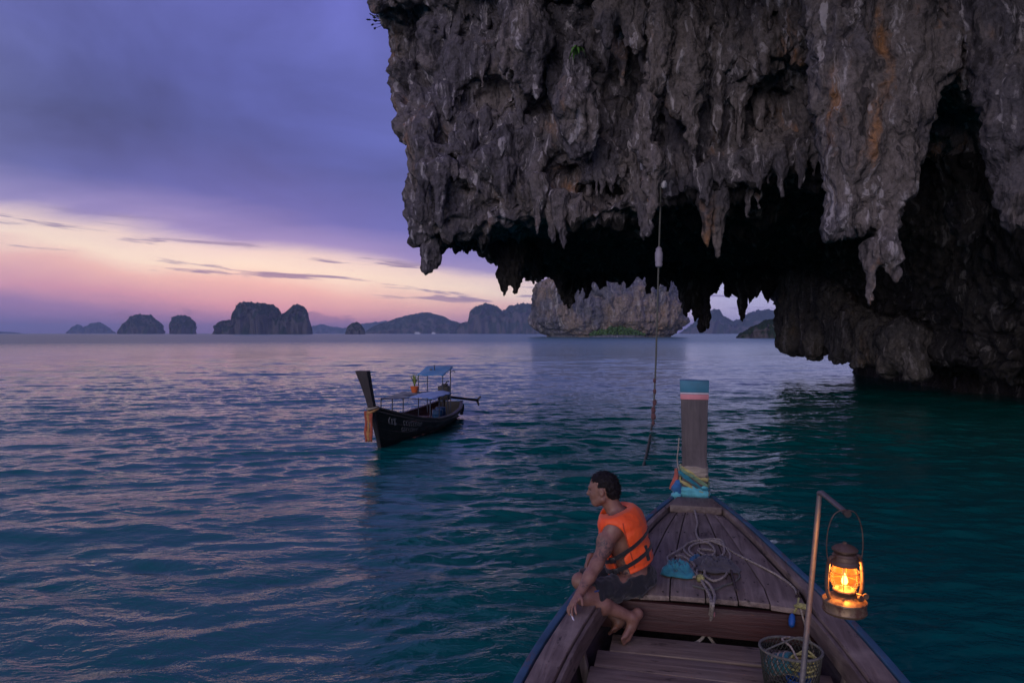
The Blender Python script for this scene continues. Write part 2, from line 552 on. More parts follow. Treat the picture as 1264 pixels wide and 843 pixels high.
# ------------------------------------------------------------------ rock material
def rock_material(name, grey, tan, rust, pale, sc=1.0, bump=0.09, vs=0.35):
    m_, t, b, co = new_mat(name)
    wv = t.vm('ADD', co, t.vm('MULTIPLY', t.noise(co, 0.5 * sc, 3, col=True), (1.2 / sc, 1.2 / sc, 1.2 / sc)))
    st = t.noise(t.scale(wv, 1.0, 1.0, vs), 0.8 * sc, 7, 0.62)
    st2 = t.noise(t.scale(wv, 1.0, 1.0, vs * 0.6), 2.6 * sc, 6, 0.65)
    pat = t.noise(wv, 0.35 * sc, 5, 0.6)
    fine = t.noise(co, 9.0 * sc, 8, 0.7)
    c = t.mix(t.rng(pat, 0.44, 0.56, 0, 1, True), grey, tan)
    c = t.mix(t.m('MULTIPLY', t.rng(st, 0.55, 0.68, 0, 0.85, True), t.rng(pat, 0.46, 0.58, 0, 1)), c, rust)
    c = t.mix(t.rng(st2, 0.58, 0.72, 0, 0.9, True), c, pale)
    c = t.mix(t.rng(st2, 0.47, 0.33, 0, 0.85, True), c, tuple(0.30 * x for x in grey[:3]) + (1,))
    k = t.rng(fine, 0.3, 0.7, 0.55, 1.4)
    c = t.mix(1.0, c, t.comb(k, k, k), 'MULTIPLY')
    t.put(b.inputs['Base Color'], c)
    b.inputs['Roughness'].default_value = 0.9
    b.inputs['Specular IOR Level'].default_value = 0.25
    vo = t.voro(t.scale(wv, 1, 1, 0.7), 3.2 * sc)
    flute = t.noise(t.scale(wv, 1, 1, 0.10), 5.0 * sc, 4, 0.55)
    drip = t.noise(t.scale(wv, 1, 1, 0.07), 3.4 * sc, 5, 0.6)
    hh = t.m('ADD', t.m('MULTIPLY', t.noise(t.scale(wv, 1, 1, 0.6), 3.0 * sc, 8, 0.65), 0.8), t.m('MULTIPLY', vo, 0.55))
    hh = t.m('MULTIPLY_ADD', flute, 0.5, hh)
    c = t.mix(t.rng(drip, 0.57, 0.67, 0, 0.8, True), c, pale)
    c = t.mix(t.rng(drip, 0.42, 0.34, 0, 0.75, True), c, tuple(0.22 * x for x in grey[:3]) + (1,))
    t.put(b.inputs['Base Color'], c)
    t.put(b.inputs['Normal'], t.bump(hh, 1.0, bump * 3.0 / sc))
    return m_
ROCK = rock_material('limestone', (0.112, 0.099, 0.110, 1), (0.176, 0.148, 0.142, 1), (0.38, 0.180, 0.075, 1), (0.52, 0.47, 0.49, 1))
SHADE_ROCK = rock_material('shaded_limestone', (0.030, 0.027, 0.028, 1), (0.038, 0.033, 0.030, 1), (0.046, 0.036, 0.028, 1), (0.17, 0.155, 0.15, 1))  # same limestone, darkened in colour to stand for the cave's shade

HALF_SHADE_ROCK = rock_material('half_shaded_limestone', (0.070, 0.064, 0.066, 1), (0.10, 0.088, 0.080, 1), (0.13, 0.09, 0.06, 1), (0.22, 0.20, 0.20, 1))  # same limestone with half of that shade in its colour, where daylight enters

def rock_disp(V, N, amp=1.0, fine=True):
    q = V * np.array([1, 1, 0.62], np.float32)
    w = q + 0.5 * np.stack([perlin(q * 0.7 + 5), perlin(q * 0.7 + 25), perlin(q * 0.7 + 55)], -1)
    q2 = V * np.array([1, 1, 0.34], np.float32)
    msk = sstep(-0.25, 0.35, perlin(V * 0.42 + 70))
    d = 0.42 * fbm(w * 0.55, 2) + (0.10 + 0.24 * msk) * fbm(w * 1.15 + 7, 2, 0.55, billow=True) + 0.15 * fbm(q2 * 1.9 + 11, 2, 0.5, billow=True)
    if fine:
        d -= (0.05 + 0.10 * msk) * fbm(w * 3.3 + 3, 3, 0.6, billow=True)
        d -= (0.10 + 0.34 * msk) * sstep(0.30, 0.60, perlin(w * 1.7 + 31)) + 0.2 * sstep(0.38, 0.6, perlin(w * 3.7 + 91))
    return V + N * (d * amp)[:, None]

# ------------------------------------------------------------------ the overhanging cliff
def make_cliff():
    h = 0.22
    lo, hi = np.array([-8.0, -5.0, -1.2]), np.array([27.0, 55.0, 20.5])
    ax = [np.arange(lo[k], hi[k] + h, h, dtype=np.float32) for k in range(3)]
    x, y, z = np.meshgrid(*ax, indexing='ij')
    P3 = np.stack([x, y, z], -1)
    # slow warp, sampled on every third cell and spread
    def lowf(scale, off):
        sub = P3[::4, ::4, ::4]
        n = perlin(sub / scale + off)
        for a in range(3):
            n = np.repeat(n, 4, axis=a)
            k = np.ones(5, np.float32) / 5
            sh = n.copy()
            for dlt in (-2, -1, 1, 2): sh += np.roll(n, dlt, axis=a)
            n = sh / 5
        return n[:x.shape[0], :x.shape[1], :x.shape[2]]
    n1 = lowf(5.0, 1.0); n2 = lowf(2.3, 9.0)
    n3 = lowf(4.0, 60.0)
    up = np.interp(x, [-7, -3, 2, 5, 7.5, 10, 14, 26], [27.0, 25.0, 23.2, 22.2, 20.6, 18.8, 17.2, 15.5])
    dn = np.interp(x, [-7, -3, 2, 5, 8, 10, 11.5, 14, 26], [27.0, 24.6, 23.0, 22.4, 21.6, 21.8, 25.0, 28.0, 29.0])
    bl = sstep(9.6, 12.2, z)
    Yf = up * bl + dn * (1 - bl) + 0.9 * n1 + 0.55 * n2
    # ledge rolls back above the middle so that the mass bulges
    Yf = Yf + 0.05 * np.maximum(z - 13, 0) ** 1.3
    # unseen overhang added high over the boat to block sky light from above
    roof = np.interp(x, [-3, 1, 3.5, 6.5, 10, 27], [25, 19, 11, 3.5, -2, -4.4])
    hb = sstep(12.6, 15.0, z)
    Yf = np.minimum(Yf, roof * hb + 40 * (1 - hb) + 0.8 * n1)
    Xl0 = np.interp(z, [5, 6.3, 7.0, 8.2, 9.2, 10.2, 12.5, 14.2, 16.0, 20], [-3.2, -3.5, -3.8, -3.75, -3.65, -4.2, -5.15, -5.25, -5.45, -6.0])
    Xl = Xl0 + np.where(y > 25, (y - 25) * 0.170, (25 - y) * 0.5) + 0.22 * n2 + 0.2 * n1
    lip = np.interp(x, [-5, 0, 3, 6, 9, 12, 26], [6.05, 6.15, 6.5, 7.4, 7.7, 7.6, 7.0])
    s_in = np.clip((y - Yf) / 6.0, 0, 1)
    back = np.interp(y, [24, 36, 48, 56], [6.9, 7.1, 6.75, 6.6])
    Zb = lip * (1 - s_in) + back * s_in + 0.45 * n3 + 0.25 * n2
    A = np.maximum(np.maximum(Yf - y, (Xl - x)), y - (49.0 + 1.5 * n1))
    A = smax(A, (Zb - z) * 0.9, 0.7)
    A = np.maximum(A, z - 19.5 - n1)
    Xw = np.interp(y, [9, 18, 26, 34, 42, 50, 56], [21.0, 19.6, 18.4, 18.2, 19.0, 20.6, 21.6])
    # undercut near the tide line, belly above it
    Xw = Xw + 4.5 * sstep(2.0, 1.1, z - np.interp(y, [28, 48], [-0.4, 0.2])) + 0.9 * sstep(2.4, 6.5, z) * -1.6 + 0.8 * n1 + 0.5 * n2
    B = np.maximum(np.maximum(Xw - x, y - 51.0 - n1), -4 - y)  # carried on unseen beside the camera to block light from the right
    B = np.maximum(B, z - 19)
    D = smin(A, B, 1.8)
    # hollows in the face
    for (hx, hy, hD, rx, ry, rz) in ((765, 120, 22.2, 1.0, 1.6, 1.7), (735, 90, 22.6, 0.5, 1.2, 0.9), (822, 150, 21.8, 0.55, 1.4, 1.3), (590, 112, 24.2, 1.3, 0.8, 0.45),
                                     (655, 128, 23.2, 1.1, 0.9, 0.4), (560, 215, 24.4, 0.6, 0.7, 0.6), (512, 60, 25.6, 0.35, 0.9, 1.5), (690, 210, 23.0, 0.8, 0.9, 0.5),
                                     (900, 60, 21.4, 1.2, 1.0, 0.5), (925, 140, 21.6, 0.6, 0.8, 0.9), (985, 110, 20.6, 0.9, 1.6, 1.2), (820, 30, 22.0, 0.35, 1.2, 1.6),
                                     (1205, 190, 17.6, 1.2, 2.5, 2.2), (575, 30, 24.6, 0.5, 0.6, 0.9), (740, 235, 23.0, 0.9, 0.8, 0.4), (860, 200, 22.0, 0.8, 0.8, 0.4), (545, 150, 24.6, 0.3, 0.6, 1.2)):
        c = P(hx, hy, hD); m2 = np.array([rx, ry, rz])
        b_ = tuple(slice(max(int((c[q] - m2[q] - 1.2 - lo[q]) / h), 0), int((c[q] + m2[q] + 1.2 - lo[q]) / h) + 1) for q in range(3))
        pp = P3[b_] + 0.35 * n2[b_][..., None]
        D[b_] = smax(D[b_], -sd_ell(pp, c, m2), 0.3)
    V, Fq = surface_nets(D.astype(np.float32), lo, h)
    V = relax(V, Fq, 2, 0.5)
    # the far, dark underside keeps the coarse cells, the lit face is refined
    cen = V[Fq].mean(1)
    front = (cen[:, 1] < np.interp(cen[:, 0], [-8, 0, 8, 12, 27], [33, 28, 28, 31, 36])) & (cen[:, 2] < 17.5) & (cen[:, 2] > 0.2)
    def disp_block(F_, fine, sub):
        used = np.unique(F_); mp = np.full(len(V), -1); mp[used] = np.arange(len(used))
        v, f = V[used], mp[F_]
        nn = Nall[used]
        if sub:
            nv = len(v)
            v6 = np.concatenate([v, nn], 1)
            v6, f = subdivide(v6, f)
            v, nn = v6[:, :3], v6[:, 3:] / (np.linalg.norm(v6[:, 3:], axis=1, keepdims=True) + 1e-9)
        return rock_disp(v.astype(np.float32), nn.astype(np.float32), 1.0, fine), f
    Nall = vnormals(V, Fq)
    v1, f1 = disp_block(Fq[front], True, True)
    # the two meshings overlap by a ring so that no light leaks through the seam
    vm_ = np.zeros(len(V), bool); vm_[Fq[~front].ravel()] = True
    ring = vm_[Fq].any(1) & front
    v2, f2 = disp_block(Fq[~front | ring], True, False)
    me = np_mesh('cliff', np.concatenate([v1, v2]), np.concatenate([f1, f2 + len(v1)]))
    o = link('cliff', me, ROCK)
    # under the overhang, limestone with the shade put into its colour
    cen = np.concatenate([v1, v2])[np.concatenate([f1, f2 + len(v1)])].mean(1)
    me.materials.append(SHADE_ROCK)
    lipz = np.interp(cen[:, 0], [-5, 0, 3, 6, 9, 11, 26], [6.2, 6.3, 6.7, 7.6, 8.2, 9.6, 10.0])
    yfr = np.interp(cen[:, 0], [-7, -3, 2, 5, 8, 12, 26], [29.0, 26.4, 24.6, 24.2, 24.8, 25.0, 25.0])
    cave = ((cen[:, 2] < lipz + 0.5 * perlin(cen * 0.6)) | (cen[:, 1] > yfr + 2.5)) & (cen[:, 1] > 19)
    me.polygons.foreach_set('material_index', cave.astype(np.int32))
    tag(o, kind='structure')
    return o
cliff = make_cliff()

def stalactite(cones, h=0.09, k=0.22, amp=0.5, mat=None, name='stalactite', label=None):
    """cones: (px, py, depth, radius) pairs; one body hanging from the cliff"""
    pts = []
    for a, ra, b, rb in cones: pts += [np.array(a) - ra, np.array(a) + ra, np.array(b) - rb, np.array(b) + rb]
    pts = np.array(pts)
    F_ = Field(pts.min(0) - 0.5, pts.max(0) + 0.5, h)
    for a, ra, b, rb in cones: F_.cone(np.array(a, np.float32), np.array(b, np.float32), ra, rb, k)
    V, Fq = F_.mesh()
    V = relax(V, Fq, 1, 0.5)
    N = vnormals(V, Fq)
    q = V * np.array([1, 1, 0.5], np.float32)
    w = q + 0.25 * np.stack([perlin(q * 1.3 + 5), perlin(q * 1.3 + 25), perlin(q * 1.3 + 55)], -1)
    d = 0.20 * fbm(w * 1.1 + 2, 2) + 0.17 * fbm(w * 2.1 + 7, 3, 0.6, billow=True) - 0.16 * sstep(0.35, 0.62, perlin(w * 3.4 + 31)) - 0.07 * fbm(w * 4.6 + 3, 2, 0.6, billow=True)
    V = V + N * (d * amp)[:, None]
    o = link(name, np_mesh(name, V, Fq), mat or ROCK, cliff)
    if label: o['label'] = label
    return o

def C(ax_, ay, aD, ar, bx, by, bD, br):
    return (P(ax_, ay, aD), ar, P(bx, by, bD), br)

# great drapery on the right, its two knobbed ends
stalactite([C(1040, -90, 18.2, 1.0, 1040, 285, 17.2, 0.34), C(1075, -90, 18.4, 1.3, 1068, 270, 17.4, 0.40),
            C(1110, -90, 18.4, 1.5, 1100, 230, 17.4, 0.50), C(1150, -90, 18.2, 1.2, 1118, 190, 17.5, 0.42),
            C(1030, -90, 18.4, 1.0, 1022, 120, 17.5, 0.40), C(1175, -90, 18.2, 1.0, 1160, 80, 17.4, 0.55),
            C(1110, 200, 17.5, 0.45, 1090, 290, 17.3, 0.22)], 0.085, 0.16, 0.85,
           label='huge tapering stalactite with rusty orange streaks')
stalactite([C(1092, 275, 17.3, 0.20, 1086, 312, 17.2, 0.40), C(1084, 312, 17.2, 0.34, 1071, 330, 17.2, 0.18), C(1076, 325, 17.2, 0.22, 1074, 372, 17.2, 0.10),
            C(1098, 315, 17.2, 0.32, 1106, 346, 17.2, 0.14)], 0.06, 0.10, 0.6, label='knobbly forked end of the huge stalactite')
stalactite([C(1225, -90, 17.2, 1.1, 1236, 120, 16.6, 0.62), C(1236, 120, 16.6, 0.62, 1252, 268, 16.4, 0.30), C(1262, -60, 17.0, 1.0, 1262, 170, 16.6, 0.6)], 0.09, 0.2, 0.75)
stalactite([C(1190, -60, 18.0, 1.0, 1200, 70, 17.4, 0.62), C(1196, 70, 17.4, 0.5, 1190, 104, 17.4, 0.2), C(1210, 60, 17.4, 0.5, 1212, 98, 17.4, 0.16)], 0.09, 0.2, 0.7)
stalactite([C(1188, 260, 22.0, 0.6, 1190, 298, 22.0, 0.25), C(1198, 262, 22, 0.5, 1200, 300, 22, 0.15)], 0.1, 0.15, 0.6, SHADE_ROCK)
# middle of the face
stalactite([C(645, -40, 23.4, 1.0, 648, 60, 22.5, 0.70), C(632, 40, 22.6, 0.40, 622, 92, 22.4, 0.10), C(650, 60, 22.5, 0.5, 648, 112, 22.4, 0.14),
            C(664, 50, 22.5, 0.42, 664, 122, 22.4, 0.10), C(640, 50, 22.4, 0.42, 638, 100, 22.3, 0.12)], 0.085, 0.14, 0.7, label='drapery stalactite fringed with thin drips')
stalactite([C(706, 40, 22.8, 0.20, 702, 82, 22.0, 0.20), C(702, 82, 22.0, 0.20, 703, 130, 21.8, 0.50), C(703, 130, 21.8, 0.50, 712, 192, 21.9, 0.24), C(720, 100, 22.2, 0.25, 724, 180, 22.0, 0.25)], 0.08, 0.12, 0.55,
           label='grey bottle shaped stalactite')
stalactite([C(712, 60, 22.2, 0.26, 722, 110, 21.8, 0.26), C(722, 110, 21.8, 0.26, 734, 180, 21.9, 0.14)], 0.07, 0.1, 0.8)
stalactite([C(760, -60, 22.6, 1.0, 748, 24, 21.6, 0.32), C(790, -60, 22.0, 0.7, 786, 60, 21.2, 0.22), C(757, 10, 21.6, 0.30, 752, 54, 21.4, 0.10), C(775, 0, 21.6, 0.3, 772, 58, 21.4, 0.1)], 0.08, 0.14, 0.7)
stalactite([C(818, -60, 22.0, 0.75, 812, 84, 21.2, 0.42), C(812, 84, 21.2, 0.34, 800, 120, 21.0, 0.20), C(800, 120, 21.0, 0.24, 792, 170, 20.9, 0.26), C(792, 170, 20.9, 0.24, 806, 205, 20.9, 0.44),
            C(806, 205, 20.9, 0.44, 804, 250, 20.9, 0.22), C(804, 250, 20.9, 0.2, 798, 290, 20.9, 0.09)], 0.075, 0.10, 0.8, label='slender twisting stalactite that carries a hanging rope')
stalactite([C(846, 10, 22.2, 0.7, 848, 80, 21.4, 0.62), C(848, 80, 21.4, 0.62, 858, 180, 21.2, 0.14), C(836, 80, 21.5, 0.5, 840, 140, 21.4, 0.16), C(868, 60, 21.8, 0.55, 866, 120, 21.5, 0.25)], 0.08, 0.14, 0.8,
           label='blue grey stalactite with a white tip')
stalactite([C(900, 0, 22.0, 0.8, 896, 80, 21.6, 0.40), C(925, 20, 21.8, 0.6, 930, 92, 21.3, 0.25), C(950, 20, 21.4, 0.6, 958, 84, 21.0, 0.22), C(975, -10, 20.8, 0.7, 985, 74, 20.4, 0.2)], 0.085, 0.16, 0.8)
stalactite([C(632, 200, 24.0, 0.30, 633, 240, 23.6, 0.24), C(633, 240, 23.6, 0.22, 629, 270, 23.6, 0.08)], 0.06, 0.1, 0.6)
# the lip on the left: blunt block, drips and the bearded cluster
stalactite([C(534, 284, 25.4, 0.42, 530, 310, 25.2, 0.34), C(530, 310, 25.2, 0.34, 526, 333, 25.2, 0.18), C(536, 300, 25.3, 0.28, 538, 326, 25.2, 0.16)], 0.06, 0.1, 0.45, label='blunt broken stalactite on the corner of the lip')
stalactite([C(584, 285, 26.5, 0.34, 585, 308, 26.4, 0.10), C(576, 288, 26.5, 0.3, 577, 302, 26.4, 0.1)], 0.06, 0.1, 0.5, SHADE_ROCK)
stalactite([C(606, 292, 28, 0.4, 608, 318, 27.8, 0.12)], 0.07, 0.1, 0.5, SHADE_ROCK)
stalactite([C(626, 298, 28.0, 0.66, 628, 335, 27.8, 0.42), C(624, 335, 27.8, 0.36, 622, 366, 27.7, 0.10), C(634, 325, 27.8, 0.34, 636, 360, 27.7, 0.12), C(640, 300, 28, 0.4, 642, 345, 27.9, 0.14)], 0.07, 0.1, 0.75, SHADE_ROCK,
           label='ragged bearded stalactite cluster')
stalactite([C(652, 305, 30, 0.4, 652, 332, 30, 0.12)], 0.08, 0.1, 0.5, SHADE_ROCK)
stalactite([C(662, 305, 31, 0.55, 660, 338, 31, 0.20)], 0.08, 0.1, 0.6, SHADE_ROCK)
# fringe along the far edge of the cave roof
rs = random.Random(21)
px = 652.0
while px < 874:
    tip = 352 + rs.uniform(-12, 12) + (18 if 690 < px < 730 else 0) + (20 if px > 845 else 0) - (6 if 740 < px < 790 else 0)
    Dd = rs.uniform(42, 47)
    r0 = rs.uniform(0.35, 0.75); w_ = rs.uniform(5, 11)
    cs = [C(px, 320, Dd, r0 + 0.25, px + rs.uniform(-3, 3), tip, Dd, rs.uniform(0.08, 0.18))]
    if rs.random() < 0.6:
        cs.append(C(px + w_ * 0.5, 320, Dd, r0, px + w_ * 0.5, tip - rs.uniform(6, 14), Dd, 0.1))
    stalactite(cs, 0.15, 0.15, 0.8, SHADE_ROCK)
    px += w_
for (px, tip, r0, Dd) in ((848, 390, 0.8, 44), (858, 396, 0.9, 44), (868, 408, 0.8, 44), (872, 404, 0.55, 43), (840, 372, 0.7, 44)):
    stalactite([C(px, 325, Dd, r0, px, tip, Dd, 0.16)], 0.15, 0.2, 0.9, SHADE_ROCK)
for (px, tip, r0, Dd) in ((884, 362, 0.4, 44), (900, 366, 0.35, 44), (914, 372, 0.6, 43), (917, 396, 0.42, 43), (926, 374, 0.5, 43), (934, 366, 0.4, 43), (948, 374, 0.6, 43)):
    stalactite([C(px, 335, Dd, r0 + 0.3, px, tip, Dd, 0.10)], 0.14, 0.2, 0.6, SHADE_ROCK)
# curtain of rock on the side wall by the arch, colour darkened only partly
stalactite([C(990, 352, 40.0, 1.3, 980, 422, 39.5, 0.8), C(1010, 350, 39.0, 1.4, 1006, 430, 37.5, 0.7), C(1032, 370, 37.0, 1.2, 1038, 436, 35.5, 0.6), C(970, 384, 40.5, 0.6, 966, 426, 40.2, 0.45), C(1055, 400, 35.0, 1.1, 1064, 444, 33.6, 0.5), C(1085, 415, 33.0, 1.1, 1096, 452, 31.5, 0.5), C(1115, 425, 31.0, 1.2, 1130, 458, 29.8, 0.5)], 0.14, 0.3, 0.9, HALF_SHADE_ROCK,
           label='rounded curtain of rock beside the arch')

# small drips scattered over the face and along the lip
from mathutils.bvhtree import BVHTree
def scatter_drips():
    me = cliff.data
    n = len(me.vertices); co_ = np.empty(n * 3, np.float32); me.vertices.foreach_get('co', co_); co_ = co_.reshape(-1, 3)
    fi = np.empty(len(me.polygons) * 4, np.int32); me.loops.foreach_get('vertex_index', fi); fi = fi.reshape(-1, 4)
    fc = co_[fi].mean(1)
    keep = fi[(fc[:, 1] < 34) & (fc[:, 1] > 12) & (fc[:, 2] < 18)]
    tree = BVHTree.FromPolygons([tuple(c_) for c_ in co_.tolist()], [tuple(k_) for k_ in keep.tolist()])
    rg = random.Random(77); made = 0
    spots = [(rg.uniform(505, 1000), rg.uniform(-10, 255)) for _ in range(70)] + [(rg.uniform(520, 1010), rg.uniform(205, 262)) for _ in range(22)]
    for (px_, py_) in spots:
        d_ = Vector(ray(px_, py_)).normalized()
        hit, nrm, _, _ = tree.ray_cast(Vector((0, 0, H)), d_)
        if hit is None or hit.y > 25.5: continue
        if nrm.z > 0.12: continue                       # only under bulges and on steep rock
        hit = np.array(hit); ln = rg.uniform(0.4, 1.8) * (1.2 if nrm.z < -0.4 else 0.9); r_ = rg.uniform(0.12, 0.20) + 0.12 * ln
        top = hit + np.array([0, 0.10, 0.15]); tip = hit + np.array([rg.uniform(-0.08, 0.08), -rg.uniform(0.02, 0.16), -ln])
        cs = [(top, r_, tip, r_ * 0.22)]
        if rg.random() < 0.5:
            o_ = np.array([rg.choice((-1, 1)) * r_ * 1.4, 0.03, 0]); cs.append((top + o_, r_ * 0.7, tip + o_ + np.array([0, 0, ln * rg.uniform(0.2, 0.5)]), r_ * 0.15))
        under = hit[2] < np.interp(hit[0], [-5, 0, 3, 6, 9, 12], [6.2, 6.3, 6.7, 7.5, 8.0, 8.4]) - 0.1
        if under: continue
        stalactite(cs, 0.075, 0.08, 0.45, ROCK); made += 1
    return made
scatter_drips()

# ------------------------------------------------------------------ islands
def island_material(name, grn, stone, sc):
    m_, t, b, co = new_mat(name)
    geo = t.new('ShaderNodeNewGeometry')
    nz = t.sep(geo.outputs['Normal'])[2]
    n = t.noise(t.scale(co, 1, 1, 0.35), sc, 6, 0.65)
    n2 = t.noise(co, sc * 4, 5, 0.65)
    f = t.rng(t.m('ADD', nz, t.m('MULTIPLY', t.m('SUBTRACT', n, 0.5), 1.6)), 0.05, 0.45, 0, 1, True)
    g = t.mix(n2, tuple(0.5 * c for c in grn[:3]) + (1,), tuple(1.6 * c for c in grn[:3]) + (1,))
    s_ = t.mix(n2, tuple(0.6 * c for c in stone[:3]) + (1,), stone)
    t.put(b.inputs['Base Color'], t.mix(f, s_, g))
    b.inputs['Roughness'].default_value = 0.95
    b.inputs['Specular IOR Level'].default_value = 0.1
    t.put(b.inputs['Normal'], t.bump(n2, 1.0, 2.0 / (sc * 10)))
    return m_
ISLE = island_material('island_scrub', (0.030, 0.050, 0.030, 1), (0.16, 0.14, 0.14, 1), 0.05)

def island(prof, D, depth, seed, nu=110, nv=26, steep=0.28, rough=0.10):
    """prof: (px, py) outline of the top; the island has its own depth and stands in the sea at distance D"""
    xs = [p_[0] for p_ in prof]; zs = [p_[1] for p_ in prof]
    u = np.linspace(xs[0], xs[-1], nu)
    py = np.interp(u, xs, zs)
    X = (u - CX) / FPX * D
    hgt = np.maximum(H + (411.5 - py) / FPX * D, 0.0)
    nv = nv * 2
    v = np.sin(np.linspace(-math.pi / 2, math.pi / 2, nv))
    UU, VV = np.meshgrid(np.arange(nu), v, indexing='ij')
    hh = hgt[:, None] * (1 - np.abs(VV) ** 2.6) ** steep
    Wd = depth * (0.35 + 0.65 * np.sqrt(np.clip(hgt / hgt.max(), 0, 1)))[:, None]
    px_ = X[:, None] + Wd * VV * ((0.5 * (xs[0] + xs[-1]) - CX) / FPX)      # plan lies slantwise to the coast
    py_ = D + Wd * VV
    S = hgt.max()
    q = np.stack([px_, py_, hh], -1) / S
    n = fbm(q * 3.0 + seed * 7.1, 5, 0.55)
    n = n + 0.55 * fbm(q * np.array([22, 22, 8]) + seed, 2, 0.6)
    hh = np.maximum(hh + S * rough * n * sstep(0.02, 0.25, hh / S), -2)
    py_ = py_ + S * 0.30 * fbm(q * np.array([2.6, 1, 2.2]) + seed * 3.3 + 40, 5, 0.6) * sstep(-0.1, -0.5, VV)
    hh[:, 0] = -2; hh[:, -1] = -2; hh[0, :] = np.minimum(hh[0, :], -2); hh[-1, :] = np.minimum(hh[-1, :], -2)
    org = np.array([X.mean(), D, 0])
    V = np.stack([px_, py_, hh], -1).reshape(-1, 3) - org
    o = link('island', np_mesh('island', V, grid_faces(nu, nv)), ISLE)
    o.location = org
    return tag(o, kind='structure')

island([(82, 412), (88, 405), (96, 401), (104, 405), (112, 400), (122, 398), (130, 402), (136, 406), (142, 412)], 6500, 160, 1)
island([(148, 412), (150, 404), (156, 399), (160, 393), (168, 390), (178, 389), (188, 391), (196, 397), (201, 404), (203, 412)], 3300, 120, 2)
island([(210, 412), (210.6, 402), (212, 393), (216, 390.5), (224, 389.5), (232, 392), (238, 397), (240, 404), (240.8, 412)], 3000, 70, 3, 70)
island([(266, 412), (268, 402), (276, 399), (284, 396), (290, 394), (292, 382), (297, 376), (308, 373), (322, 374), (336, 378), (344, 383), (347, 390), (352, 388), (356, 383), (362, 379), (369, 378.5), (376, 382), (380, 390), (381, 404), (382, 412)], 2300, 110, 4, 160, 34, 0.2)
island([(426, 412), (429, 404), (434, 400), (440, 398), (446, 401), (450, 407), (451, 412)], 2200, 28, 5, 60)
island([(372, 412), (384, 404), (398, 401), (410, 404), (424, 406), (440, 402), (458, 399), (476, 397), (496, 402), (520, 412)], 8500, 400, 6)
island([(448, 412), (460, 404), (474, 399), (492, 393), (506, 389), (520, 387), (532, 387), (546, 391), (560, 397), (574, 402), (588, 412)], 4600, 260, 7, 120, 26, 0.4, 0.06)
island([(560, 412), (572, 400), (580, 398), (583, 384), (592, 378), (604, 377), (616, 381), (622, 386), (628, 380), (640, 377), (660, 377), (690, 384), (720, 400), (740, 412)], 3900, 240, 8, 150, 30, 0.22)
island([(840, 412), (860, 398), (872, 388), (880, 384), (888, 385), (896, 394), (904, 398), (912, 396), (924, 388), (936, 385), (960, 384), (990, 380), (1040, 412)], 4300, 240, 9, 140, 28, 0.25)
island([(-70, 412), (-40, 408), (-10, 409), (14, 410), (32, 412)], 8000, 300, 10, 60)

